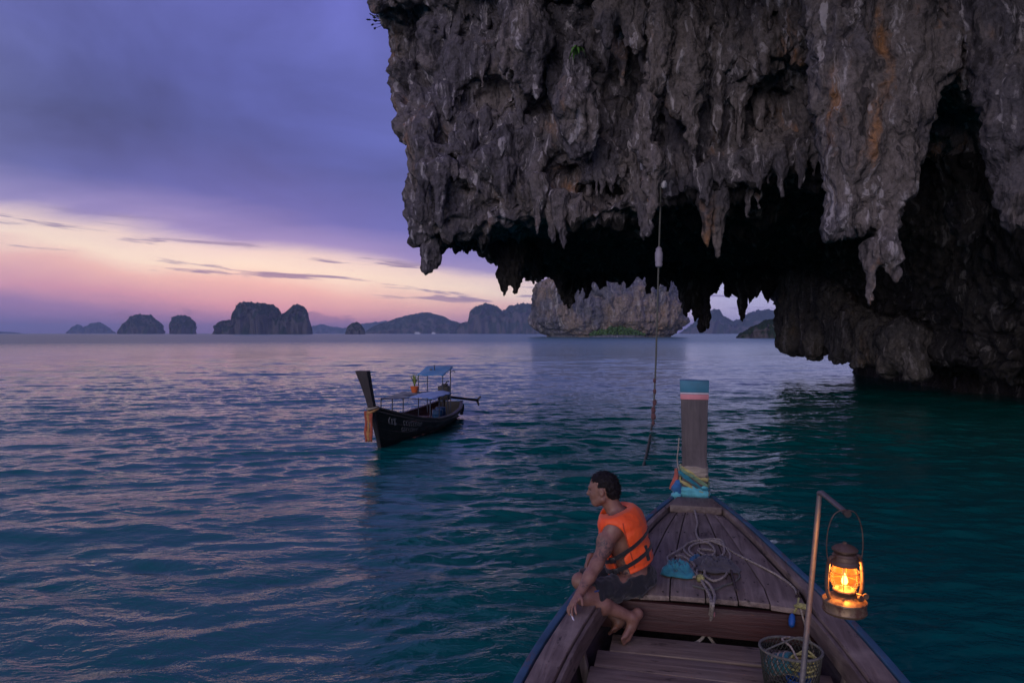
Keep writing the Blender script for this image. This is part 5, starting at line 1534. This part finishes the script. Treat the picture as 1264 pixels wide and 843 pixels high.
for k in range(11):
    a = rl.uniform(0, 6.28); ln = rl.uniform(0.25, 0.46); sp_ = rl.uniform(0.05, 0.22)
    pts = [Vector((math.cos(a) * sp_ * q * q, math.sin(a) * sp_ * q * q, 0.15 + ln * q)) for q in np.linspace(0, 1, 6)]
    V = []
    sdv = Vector((-math.sin(a), math.cos(a), 0))
    for q, p_ in enumerate(pts): V += [p_ - sdv * 0.028 * math.sin(0.4 + 2.5 * q / 5), p_ + sdv * 0.028 * math.sin(0.4 + 2.5 * q / 5)]
    MB().add(V, [(i * 2, i * 2 + 1, i * 2 + 3, i * 2 + 2) for i in range(5)]).build('leaf', LEAF, pp_, True)

# ------------------------------------------------------------------ rope that hangs from the twisting stalactite
RD = 20.9
ra = Vector(P(815, 226, RD)); 
hr = thing('hanging_rope', 'long rope hanging from a stalactite into the water with a float tied on it', 'rope', (ra.x, ra.y, 0))
rel = lambda q: Vector(q) - Vector((ra.x, ra.y, 0))
MB().tube([rel(P(x_, y_, RD)) for x_, y_ in ((806, 205), (812, 214), (815.5, 226), (815, 260), (813.5, 305), (812.5, 340), (811, 400), (809.5, 450), (807, 500), (806, 518))], 0.026, 7).build('rope_line', ROPED, hr, True)
w0 = [G(806, 516, 0.06), G(803, 535, 0.02), G(798, 560, 0.02), G(793, 578, 0.0), G(789, 590, -0.06)]
MB().tube(catmull([rel(q) for q in w0], 6), 0.028, 7).build('rope_tail', ROPED, hr, True)
fp = rel(P(813.3, 317, RD))
MB().lathe([(0.03, -0.34), (0.10, -0.30), (0.115, -0.22), (0.10, -0.17), (0.12, -0.12), (0.12, 0.12), (0.09, 0.18), (0.10, 0.24), (0.04, 0.30), (0, 0.31)], 14, Matrix.Translation(fp)).build('float', simple_mat('grey_float', (0.30, 0.27, 0.32), 0.6, var=0.4, scale=9), hr, True)
for (yy, r_) in ((470, 0.045), (483, 0.05), (497, 0.06), (506, 0.065), (514, 0.07), (522, 0.045)):
    knot_blob(tuple(rel(P(808 if yy < 500 else 806.5, yy, RD - (0 if yy < 516 else 0.8)))), (r_, r_, r_ * 1.7), cloth_mat('dull_red_knot', (0.13, 0.055, 0.06)), 'rope_knot', hr, yy)
knot_blob(tuple(rel(P(819, 228, RD))), (0.10, 0.10, 0.13), simple_mat('pale_tag', (0.5, 0.48, 0.5), 0.7), 'rope_knot', hr, 3)

# green tuft and a few leaves on the rock
tf = thing('fern', 'small green fern growing on the rock above the bottle shaped stalactite', 'plant', P(711, 62, 21.6))
FERN = simple_mat('fern_green', (0.08, 0.20, 0.03), 0.6, var=0.35); rl = random.Random(15)
for k in range(16):
    a = rl.uniform(0, 6.28); ln = rl.uniform(0.18, 0.42); dr_ = rl.uniform(0.05, 0.35)
    pts = [Vector((math.cos(a) * ln * q, math.sin(a) * ln * q - 0.05, 0.12 * math.sin(q * 2.2) - dr_ * q * q)) for q in np.linspace(0, 1, 6)]
    sdv = Vector((-math.sin(a), math.cos(a), 0)); V = []
    for q, p_ in enumerate(pts): V += [p_ - sdv * 0.05 * math.sin(0.4 + 2.6 * q / 5), p_ + sdv * 0.05 * math.sin(0.4 + 2.6 * q / 5)]
    MB().add(V, [(i * 2, i * 2 + 1, i * 2 + 3, i * 2 + 2) for i in range(5)]).build('leaf', FERN, tf, True)
sb = thing('shrub', 'tiny leggy shrub clinging to the corner of the cliff against the sky', 'shrub', P(470, 26, 26.2))
for k in range(14):
    a = rl.uniform(2.2, 4.2); e = rl.uniform(-0.6, 0.8); ln = rl.uniform(0.2, 0.5)
    d_ = Vector((math.cos(a) * math.cos(e), math.sin(a) * math.cos(e) * 0.5, math.sin(e)))
    MB().tube([Vector((0.75, 0.1, -0.05)), Vector((0.25, 0, -0.02)) + d_ * ln * 0.4, d_ * ln], [0.022, 0.014, 0.006], 5).build('twig', DARK, sb)
    sdv = Vector((0.1, 0.3, 1)).cross(d_).normalized(); p_ = d_ * ln
    MB().add([p_ - sdv * 0.055, p_ + d_ * 0.08, p_ + sdv * 0.055, p_ - d_ * 0.08], [(0, 1, 2, 3)]).build('leaf', simple_mat('dull_leaf', (0.04, 0.055, 0.025), 0.8) if k == 0 else bpy.data.materials['dull_leaf'], sb)

# far craft: white specks under the distant shore
for (px_, D_, w_, lab) in ((515, 3000, 26, 'far white ferry under the long blue headland'), (535, 3050, 18, 'far white launch under the long blue headland')):
    c = (np.array([(px_ - CX) / FPX * D_, D_, 0]))
    fb = thing('distant_boat', lab, 'boat', c)
    WH = bpy.data.materials.get('distant_white') or simple_mat('distant_white', (0.62, 0.62, 0.66), 0.6, var=0.1, scale=0.2)
    MB().hexa([(-w_ * 0.42, -3, -1), (w_ * 0.42, -3, -1), (w_ * 0.42, 3, -1), (-w_ * 0.42, 3, -1), (-w_ * 0.5, -4, 4), (w_ * 0.56, -2, 5), (w_ * 0.56, 2, 5), (-w_ * 0.5, 4, 4)]).build('hull', WH, fb)
    MB().box((-w_ * 0.35, -2.6, 4.0), (w_ * 0.25, 2.6, 8.5)).build('cabin', WH, fb)

# ------------------------------------------------------------------ the man on the gunwale
Fw = np.array([-0.95, 0.31, 0.0]); Fw /= np.linalg.norm(Fw)
Lf = np.array([-Fw[1], Fw[0], 0.0])                     # his left, towards the camera
Up = np.array([0, 0, 1.0])
J = {k: P(*v_) for k, v_ in dict(
    pelvis=(782, 711, 4.86), waist=(780, 694, 4.86), chest=(771, 664, 4.86), neck=(763, 633, 4.87), head=(743.5, 603, 4.88),
    lsh=(757, 652, 4.71), lel=(736, 697, 4.58), lwr=(715, 733, 4.44), lkn=(723, 737, 4.53), lan=(780, 762, 4.60),
    rkn=(717, 717, 4.86), ran=(764, 766, 4.74), lhe=(787, 757, 4.63), lball=(773, 786, 4.57)).items()}
J['rsh'] = J['lsh'] - Lf * 0.335 + Fw * 0.02 + Up * 0.01
J['lhip'] = J['pelvis'] + Lf * 0.095 - Up * 0.01
J['rhip'] = J['pelvis'] - Lf * 0.095 - Up * 0.01
J['rel'] = P(741, 688, 5.05); J['rwr'] = P(729, 687, 5.00)
root = np.array([J['pelvis'][0], J['pelvis'][1], J['pelvis'][2] - 0.12])
T = J['neck'] - J['pelvis']; T /= np.linalg.norm(T)
Ls = Lf - T * (Lf @ T); Ls /= np.linalg.norm(Ls); Fs = np.cross(Ls, T)
if Fs @ Fw < 0: Fs = -Fs
RT = np.stack([Fs, Ls, T], 1)
allp = np.array(list(J.values()))
lo_b, hi_b = allp.min(0) - 0.24, allp.max(0) + 0.24
def torso(f):
    f.ell(J['pelvis'] - Fs * 0.01, (0.125, 0.165, 0.125), RT, 0.05)
    f.ell(J['waist'] + T * 0.03 + Fs * 0.015, (0.118, 0.150, 0.16), RT, 0.06)
    f.ell(J['chest'] + Fs * 0.01, (0.120, 0.165, 0.165), RT, 0.06)
    f.ell(J['chest'] + T * 0.10 - Fs * 0.02, (0.100, 0.175, 0.090), RT, 0.06)
BF = Field(lo_b, hi_b, 0.0068)
torso(BF)
TF = Field(lo_b, hi_b, 0.0068); torso(TF)
hv_ = J['head'] - J['neck']
BF.cone(J['neck'] - T * 0.04, J['head'] - hv_ * 0.25, 0.066, 0.058, 0.03)
BF.cone(J['neck'] - T * 0.03, J['lsh'] + T * 0.02, 0.060, 0.052, 0.04)
BF.cone(J['neck'] - T * 0.03, J['rsh'] + T * 0.02, 0.060, 0.052, 0.04)
# head, turned a little away and tipped forward
Hf = np.array([-0.93, 0.36, -0.10]); Hf /= np.linalg.norm(Hf)
Hl = np.cross(np.array([0.02, 0, 1.0]), Hf); Hl /= np.linalg.norm(Hl); Hu = np.cross(Hf, Hl)
RH = np.stack([Hf, Hl, Hu], 1)
hd = J['head']
def hp(f, l, u): return hd + Hf * f + Hl * l + Hu * u
BF.ell(hp(-0.012, 0, 0.022), (0.100, 0.077, 0.095), RH, 0.02)           # skull
BF.ell(hp(0.035, 0, -0.035), (0.062, 0.060, 0.080), RH, 0.03)           # face
BF.ell(hp(0.058, 0, -0.098), (0.030, 0.034, 0.022), RH, 0.025)          # chin
BF.cone(hp(-0.01, 0.058, -0.065), hp(0.050, 0.030, -0.095), 0.022, 0.020, 0.025)
BF.cone(hp(-0.01, -0.058, -0.065), hp(0.050, -0.030, -0.095), 0.022, 0.020, 0.025)
BF.cone(hp(0.086, 0, 0.008), hp(0.108, 0, -0.032), 0.009, 0.014, 0.012)  # nose
BF.ell(hp(0.100, 0.012, -0.034), (0.011, 0.010, 0.009), RH, 0.006); BF.ell(hp(0.100, -0.012, -0.034), (0.011, 0.010, 0.009), RH, 0.006)
BF.cone(hp(0.082, 0.036, 0.018), hp(0.090, 0.0, 0.014), 0.011, 0.011, 0.012); BF.cone(hp(0.082, -0.036, 0.018), hp(0.090, 0.0, 0.014), 0.011, 0.011, 0.012)  # brow
BF.ell(hp(0.086, 0, -0.062), (0.014, 0.024, 0.009), RH, 0.008); BF.ell(hp(0.083, 0, -0.077), (0.014, 0.021, 0.008), RH, 0.008)           # lips
for sd in (-1, 1):
    BF.ell(hp(0.074, sd * 0.032, 0.000), (0.016, 0.016, 0.010), RH, 0.006, True)   # eye sockets
    BF.ell(hp(0.066, sd * 0.032, -0.001), (0.013, 0.014, 0.011), RH, 0.004)        # eyelids
    BF.ell(hp(0.050, sd * 0.045, -0.030), (0.028, 0.018, 0.022), RH, 0.02)         # cheek
    BF.ell(hp(-0.012, sd * 0.080, -0.012), (0.020, 0.011, 0.033), RH, 0.006)       # ear
    BF.ell(hp(-0.008, sd * 0.091, -0.008), (0.009, 0.006, 0.016), RH, 0.004, True)
# left arm, straight down to the gunwale
BF.ell(J['lsh'], (0.064, 0.062, 0.070), RT, 0.035)
BF.cone(J['lsh'], J['lel'], 0.057, 0.043, 0.03)
BF.ell(J['lsh'] * 0.55 + J['lel'] * 0.45 + Fs * 0.012, (0.050, 0.046, 0.085), RT, 0.03)
BF.cone(J['lel'], J['lel'] * 0.6 + J['lwr'] * 0.4, 0.043, 0.043, 0.025)
BF.cone(J['lel'] * 0.6 + J['lwr'] * 0.4, J['lwr'], 0.041, 0.027, 0.02)
# right arm, forearm across the far knee
BF.ell(J['rsh'], (0.062, 0.060, 0.068), RT, 0.035)
BF.cone(J['rsh'], J['rel'], 0.055, 0.042, 0.03); BF.cone(J['rel'], J['rwr'], 0.041, 0.027, 0.02)
def hand(wr, d, nrm, side, curl=(0.5, 0.7), spread=0.16, s=1.0, thumb_in=0.6):
    """palm along d, back of the hand faces nrm; thumb on +side"""
    d = d / np.linalg.norm(d); nrm = nrm - d * (nrm @ d); nrm /= np.linalg.norm(nrm); w = np.cross(nrm, d) * side
    R_ = np.stack([d, w, nrm], 1)
    BF.ell(wr + d * 0.048 * s, (0.054 * s, 0.040 * s, 0.017 * s), R_, 0.012)
    BF.cone(wr, wr + d * 0.03 * s, 0.025 * s, 0.022 * s, 0.012)
    tips = []
    for i, (o_, ln) in enumerate(((0.030, 0.072), (0.010, 0.082), (-0.010, 0.077), (-0.029, 0.060))):
        b0 = wr + d * (0.086 - 0.004 * abs(i - 1)) * s + w * o_ * s
        dd_ = d + w * (o_ / 0.03) * spread; dd_ /= np.linalg.norm(dd_)
        p0 = b0; an = 0.0; rr = 0.0092 * s * (0.86 if i == 3 else 1)
        for q, fr_ in enumerate((0.46, 0.30, 0.24)):
            an += curl[0] if q == 0 else curl[1]
            dv = dd_ * math.cos(an) - nrm * math.sin(an)
            p1 = p0 + dv * ln * fr_ * s
            BF.cone(p0, p1, rr, rr * 0.92, 0.004); p0 = p1; rr *= 0.93
        tips.append(p0)
    tb_ = wr + d * 0.022 * s + w * 0.026 * s
    t1_ = tb_ + (d * 0.6 + w * 0.75 - nrm * 0.15) * 0.040 * s
    t2_ = t1_ + (d * (0.8 + 0.2 * thumb_in) + w * (0.5 - 0.5 * thumb_in) - nrm * 0.45) * 0.036 * s
    BF.cone(tb_, t1_, 0.0145 * s, 0.0115 * s, 0.008); BF.cone(t1_, t2_, 0.0110 * s, 0.009 * s, 0.004)
    return tips
gl_ = NMI @ Vector(P(703, 755, 4.38))
hdir = P(703.5, 750, 4.36) - J['lwr']
LT = hand(J['lwr'], hdir, Up * 0.9 + Fw * 0.5 + Lf * 0.1, 1, (0.25, 0.38), 0.34, 1.02, 0.2)
hand(J['rwr'], P(724, 697, 4.95) - J['rwr'], Lf * 0.2 + Up * 0.2 + Fw * 0.9, -1, (0.3, 0.45), 0.12, 1.0)
# legs
for s_, hip, kn, an_ in ((1, J['lhip'], J['lkn'], J['lan']), (-1, J['rhip'], J['rkn'], J['ran'])):
    BF.cone(hip, kn, 0.085, 0.056, 0.03)
    BF.ell(kn + Fw * 0.008, (0.056, 0.054, 0.056), None, 0.025)
    BF.cone(kn, kn * 0.62 + an_ * 0.38, 0.052, 0.054, 0.025); BF.cone(kn * 0.62 + an_ * 0.38, an_, 0.052, 0.034, 0.02)
    BF.ell(kn * 0.68 + an_ * 0.32 - Fw * 0.012 - Up * 0.01, (0.050, 0.052, 0.060), None, 0.03)
def foot(an_, heel, ball, outw):
    d = ball - heel; L_ = np.linalg.norm(d); d /= L_
    w = outw - d * (outw @ d); w /= np.linalg.norm(w); n_ = np.cross(d, w)
    BF.cone(an_, heel, 0.034, 0.034, 0.02)
    BF.cone(heel, heel + d * L_ * 0.55, 0.034, 0.030, 0.02)
    BF.cone(heel + d * L_ * 0.4 + w * 0.012, ball + w * 0.022, 0.027, 0.024, 0.015); BF.cone(heel + d * L_ * 0.4 - w * 0.012, ball - w * 0.024, 0.025, 0.020, 0.015)
    BF.cone(an_, ball * 0.55 + heel * 0.45, 0.036, 0.026, 0.02)
    for i, o_ in enumerate((0.034, 0.014, -0.002, -0.017, -0.031)):
        b0 = ball + w * o_; ln = (0.046, 0.044, 0.040, 0.035, 0.030)[i]; r_ = 0.0135 if i == 0 else 0.0095
        dv = d * 0.75 + TOE * 0.66; dv /= np.linalg.norm(dv)
        BF.cone(b0 - d * 0.01, b0 + dv * ln, r_, r_ * 0.95, 0.005)
TOE = np.array([-0.75, -0.4, -0.1])
foot(J['lan'], J['lhe'], J['lball'], np.array([-0.5, -0.6, 0.3]) * -1)
foot(J['ran'], P(768, 763, 4.76), P(759, 775, 4.72), np.array([-0.3, -0.9, 0.2]) * -1)
man = thing('person', 'barefoot man in orange life jacket and dark shorts sitting on the boat edge', 'person', root)
def field_obj(f, name, mat, it=1, parent=man):
    V, Fq = f.mesh()
    V = relax(V, Fq, it, 0.5)
    return link(name, np_mesh(name, V - root.astype(np.float32), Fq), mat, parent)
# skin with the inked sleeve on the upper left arm and side
sm_, t, b, co = new_mat('tanned_skin')
n = t.noise(co, 26, 5, 0.6)
skin = t.mix(t.rng(n, 0.3, 0.7), (0.20, 0.098, 0.066, 1), (0.285, 0.150, 0.105, 1))
def near_pt(c, r0, r1):
    return t.rng(t.vm('LENGTH', t.vm('SUBTRACT', co, tuple(float(x) for x in (c - root)))), r0, r1, 1, 0, True)
mid = J['lsh'] * 0.42 + J['lel'] * 0.58 + Lf * 0.02
ink = t.m('MAXIMUM', near_pt(mid, 0.05, 0.115), near_pt(J['waist'] + Lf * 0.15 + T * 0.01, 0.04, 0.10))
ink = t.m('MAXIMUM', ink, near_pt(J['lel'] * 0.35 + J['lwr'] * 0.65 + Lf * 0.03, 0.01, 0.035))
ip = t.rng(t.noise(co, 34, 4, 0.6, 1.4), 0.36, 0.58, 1, 0.15, True)
t.put(b.inputs['Base Color'], t.mix(t.m('MULTIPLY', t.m('MULTIPLY', ink, ip), 0.92), skin, (0.022, 0.022, 0.030, 1)))
b.inputs['Roughness'].default_value = 0.5
b.inputs['Subsurface Weight'].default_value = 0.08
b.inputs['Subsurface Radius'].default_value = (0.02, 0.008, 0.004)
t.put(b.inputs['Normal'], t.bump(t.noise(co, 140, 3), 0.25, 0.003))
field_obj(BF, 'body', sm_, 1)
# hair
HF = Field(hd - 0.19, hd + 0.19, 0.0055)
HF.ell(hp(-0.018, 0, 0.027), (0.105, 0.083, 0.098), RH, 0.01)
HF.cone(hp(-0.075, 0, -0.02), hp(-0.078, 0, -0.062), 0.056, 0.044, 0.03)
pts = HF.pts((slice(None),) * 3); q = (pts - hd) @ RH
hl = smax(HF.v, q[..., 0] - (0.062 + 0.9 * (q[..., 2] - 0.062)), 0.012)                       # hairline over the brow
temple = np.maximum(q[..., 0] + 0.004, -(q[..., 2] - 0.036))
hl = smax(hl, -np.maximum(-(q[..., 0] - 0.012), q[..., 2] - 0.052), 0.010)                     # face in front of the temple
hl = smax(hl, -np.maximum(np.maximum(-(q[..., 0] + 0.040), q[..., 2] - 0.018), 0.045 - np.abs(q[..., 1])), 0.008)   # clear of the ears
hl = smax(hl, -(q[..., 2] + 0.085 + 0.15 * q[..., 0]), 0.01)
hn = fbm(q * 46, 2, 0.6) * 0.0055
HF.v = (hl + hn).astype(np.float32)
hm_, t, b, co = new_mat('black_hair')
b.inputs['Base Color'].default_value = (0.010, 0.008, 0.009, 1); b.inputs['Roughness'].default_value = 0.6; b.inputs['Specular IOR Level'].default_value = 0.2
t.put(b.inputs['Normal'], t.bump(t.noise(t.scale(co, 1, 1, 0.3), 160, 4), 0.9, 0.006))
hair = field_obj(HF, 'hair', hm_, 0)
# short ragged tufts over the hair
hv2_ = np.empty(len(hair.data.vertices) * 3, np.float32); hair.data.vertices.foreach_get('co', hv2_); hv2_ = hv2_.reshape(-1, 3)
rgh = np.random.default_rng(6); mb = MB()
for k in rgh.choice(len(hv2_), 1300, replace=False):
    p_ = hv2_[k]; o_ = p_ + root - hp(-0.018, 0, 0.0); o_ /= np.linalg.norm(o_) + 1e-9
    if o_ @ Hf > 0.72 and o_ @ Hu < 0.3: continue
    d_ = o_ * 0.55 - Hf * 0.55 - Hu * 0.25 + rgh.normal(0, 0.30, 3); d_ /= np.linalg.norm(d_)
    if o_ @ Hf > 0.35 and o_ @ Hu > 0.4: d_ = o_ * 0.8 + Hf * 0.25 + rgh.normal(0, 0.25, 3); d_ /= np.linalg.norm(d_)
    s_ = np.cross(d_, o_); s_ /= np.linalg.norm(s_) + 1e-9; ln = rgh.uniform(0.012, 0.026)
    b_ = p_ - o_ * 0.004
    mb.add([b_ - s_ * 0.0024, b_ + s_ * 0.0024, b_ + o_ * 0.004, b_ + d_ * ln], [(0, 1, 3), (1, 2, 3), (2, 0, 3)])
tu = mb.build('hair_tufts', hm_, hair, False); tu['kind'] = 'stuff'
EYE = simple_mat('eye_dark', (0.03, 0.022, 0.02), 0.2)
for sd in (-1, 1):
    mb = MB(); mb.lathe([(0, -0.0075), (0.006, -0.005), (0.0085, 0), (0.006, 0.005), (0, 0.0075)], 12, Matrix.Translation(Vector(hp(0.0745, sd * 0.032, -0.001) - root))); mb.build('eye', EYE, man, True)
# shorts
SF = Field(lo_b, hi_b, 0.0068)
SF.ell(J['pelvis'] - Fs * 0.01 - T * 0.005, (0.143, 0.182, 0.125), RT, 0.03)
for hip, kn in ((J['lhip'], J['lkn']), (J['rhip'], J['rkn'])):
    SF.cone(hip, hip * 0.10 + kn * 0.90, 0.104, 0.078, 0.04)
pts = SF.pts((slice(None),) * 3)
qs = (pts - J['pelvis']) @ RT
SF.v = smax(SF.v, qs[..., 2] - 0.055 - 1.6 * np.maximum(qs[..., 0] - 0.03, 0), 0.01)
for hip, kn, fk in ((J['lhip'], J['lkn'], 0.84), (J['rhip'], J['rkn'], 0.98)):
    dk_ = (kn - hip) / np.linalg.norm(kn - hip); ce = hip * (1 - fk) + kn * fk
    nr = np.linalg.norm(pts - ce, axis=-1)
    SF.v = np.where(nr < 0.15, smax(SF.v, (pts - ce) @ dk_, 0.006), SF.v)
SF.v = (SF.v + 0.017 * fbm(pts[..., :] * 11, 2, 0.6)).astype(np.float32)
field_obj(SF, 'shorts', cloth_mat('dark_shorts', (0.006, 0.007, 0.011), 0.4), 1)
# blue piping on the left leg of the shorts
hipl, knl = J['lhip'], J['lkn']
mb = MB(); mb.tube(catmull([Vector(hipl * (1 - f) + knl * f + Lf * (0.098 - 0.016 * f) + Up * (0.035 + 0.012 * f) - root) for f in (0.1, 0.3, 0.5, 0.66, 0.76)], 5), 0.0055, 6)
mb.build('shorts_piping', cloth_mat('blue_piping', (0.02, 0.04, 0.16)), man, True)
# life jacket
VF = Field(lo_b, hi_b, 0.0068)
pts = VF.pts((slice(None),) * 3)
q = (pts - J['chest']) @ RT           # f, l, up
# shoulders carry the yoke too
YF = Field(lo_b, hi_b, 0.0068); torso(YF)
YF.cone(J['neck'] - T * 0.03, J['lsh'] + T * 0.02 - Ls * 0.05, 0.066, 0.056, 0.05); YF.cone(J['neck'] - T * 0.03, J['rsh'] + T * 0.02 + Ls * 0.05, 0.066, 0.056, 0.05)
d = YF.v
pad = 0.046 + 0.007 * np.abs(np.sin((q[..., 2] + 0.03) * 24)) ** 0.6 + 0.004 * fbm(q * 14, 2)
sh_ = smax(d - pad, -(d - 0.004), 0.006)
sh_ = smax(sh_, q[..., 2] - 0.215, 0.012)                         # top edge
sh_ = smax(sh_, -(q[..., 2] + 0.195 + 0.12 * q[..., 0]), 0.012)   # lower hem
side_d = np.abs(q[..., 1])
arm = np.linalg.norm(np.stack([(q[..., 0] - 0.030) / 1.0, (q[..., 2] - 0.045) / 1.45], -1), axis=-1) - 0.088
arm = np.maximum(arm, 0.105 - side_d)
sh_ = smax(sh_, -arm, 0.012)                                      # arm holes
gap = np.maximum(np.maximum(np.abs(q[..., 0] - 0.020 - 0.15 * (q[..., 2] + 0.2)) - 0.042, q[..., 2] - 0.02), 0.09 - side_d)
sh_ = smax(sh_, -gap, 0.008)                                      # open flank
nk = np.linalg.norm(np.stack([q[..., 0] - 0.03 - 0.35 * (q[..., 2] - 0.15), q[..., 1]], -1), axis=-1) - 0.078
nk = np.maximum(nk, 0.10 - q[..., 2])
sh_ = smax(sh_, -nk, 0.012)                                       # neck
fro = np.maximum(np.abs(q[..., 1]) - 0.010, 0.02 - q[..., 0])
sh_ = smax(sh_, -fro, 0.006)
VF.v = sh_.astype(np.float32)
om_, t, b, co = new_mat('orange_life_jacket')
n = t.noise(co, 9, 4, 0.6); w = t.noise(co, 60, 3, 0.6)
t.put(b.inputs['Base Color'], t.mix(t.rng(n, 0.3, 0.7), (0.95, 0.080, 0.006, 1), (1.0, 0.125, 0.012, 1)))
b.inputs['Roughness'].default_value = 0.55
b.inputs['Sheen Weight'].default_value = 0.15
t.put(b.inputs['Normal'], t.bump(t.m('ADD', t.m('MULTIPLY', n, 2.0), t.m('MULTIPLY', w, 0.4)), 0.7, 0.010))
vest = field_obj(VF, 'life_jacket', om_, 1)
BLK = cloth_mat('black_webbing', (0.012, 0.011, 0.012), 0.2)
def strap(zc, tiltf, hw, lo_f=-9, hi_f=9, vertical=None):
    S = Field(lo_b, hi_b, 0.0068)
    shell = np.abs(TF.v - 0.050) - 0.0080
    if vertical is None: band = np.abs(q[..., 2] - zc - tiltf * q[..., 0]) - hw
    else: band = np.maximum(np.abs(q[..., 1] - vertical) - hw, np.maximum(np.abs(q[..., 2] - zc) - tiltf, q[..., 0]))
    S.v = smax(shell, band, 0.004).astype(np.float32)
    return field_obj(S, 'strap', BLK, 1, vest)
strap(-0.045, -0.42, 0.0165); strap(-0.135, -0.30, 0.0165); strap(-0.095, 0.055, 0.016, vertical=0.09); strap(-0.095, 0.055, 0.016, vertical=-0.09)
# dark edge binding of the arm hole
mb = MB(); ring_p = []
for a in np.linspace(0, 2 * math.pi, 36, endpoint=False):
    f_, u_ = 0.030 + 0.092 * math.cos(a), 0.045 + 0.092 * 1.45 * math.sin(a)
    best = None
    for l_ in np.linspace(0.05, 0.26, 60):
        p_ = J['chest'] + RT @ np.array([f_, l_, u_])
        ii = tuple(int(round((p_[k] - YF.lo[k]) / YF.h)) for k in range(3))
        if all(0 <= ii[k] < YF.v.shape[k] for k in range(3)) and YF.v[ii] > 0.020: best = p_; break
    if best is not None and not (u_ < -0.02): ring_p.append(Vector(best - root))
if len(ring_p) > 6:
    # order so that the open end lies at the flank
    k0 = max(range(len(ring_p)), key=lambda i: (ring_p[i] - ring_p[i - 1]).length)
    ring_p = ring_p[k0:] + ring_p[:k0]
    mb.tube(catmull(ring_p, 3), 0.0075, 6); mb.build('armhole_binding', BLK, vest, True)
# buckles on the two belts and a pale piping down the back edge
BUCK = simple_mat('black_buckle', (0.02, 0.02, 0.022), 0.35)
for zc_, tf_ in ((-0.045, -0.42), (-0.135, -0.30)):
    f_ = 0.075; u_ = zc_ + tf_ * f_
    for l_ in np.linspace(0.05, 0.26, 80):
        p_ = J['chest'] + RT @ np.array([f_, l_, u_])
        ii = tuple(int(round((p_[k] - TF.lo[k]) / TF.h)) for k in range(3))
        if TF.v[ii] > 0.058: break
    mb = MB(); mb.box((-0.022, -0.008, -0.020), (0.022, 0.008, 0.020))
    MM = Matrix(np.column_stack([Fs, Ls, T]).tolist()).to_4x4(); MM.translation = Vector(p_ - root)
    mb.build('buckle', BUCK, vest, True, 0.004, MM)
pip = []
for u_ in np.linspace(0.17, -0.15, 18):
    f_, l_ = -0.06, 0.11
    for l_ in np.linspace(0.02, 0.26, 90):
        p_ = J['chest'] + RT @ np.array([f_, l_, u_])
        ii = tuple(int(round((p_[k] - YF.lo[k]) / YF.h)) for k in range(3))
        if YF.v[ii] > 0.052: break
    pip.append(Vector(p_ - root))
MB().tube(catmull(pip, 3), 0.0042, 6).build('seam_piping', cloth_mat('dark_orange_seam', (0.45, 0.05, 0.01)), vest, True)
# the cigarette between his fingers
cg = thing('cigarette', 'white cigarette between the fingers of his left hand', 'cigarette', (LT[1] * 0.5 + LT[2] * 0.5))
MB().tube([Vector((0.0, 0.01, 0.012)), Vector((0.012, -0.055, -0.004))], 0.0048, 8).build('paper', simple_mat('cigarette_paper', (0.75, 0.73, 0.72), 0.7, var=0.05), cg, True)
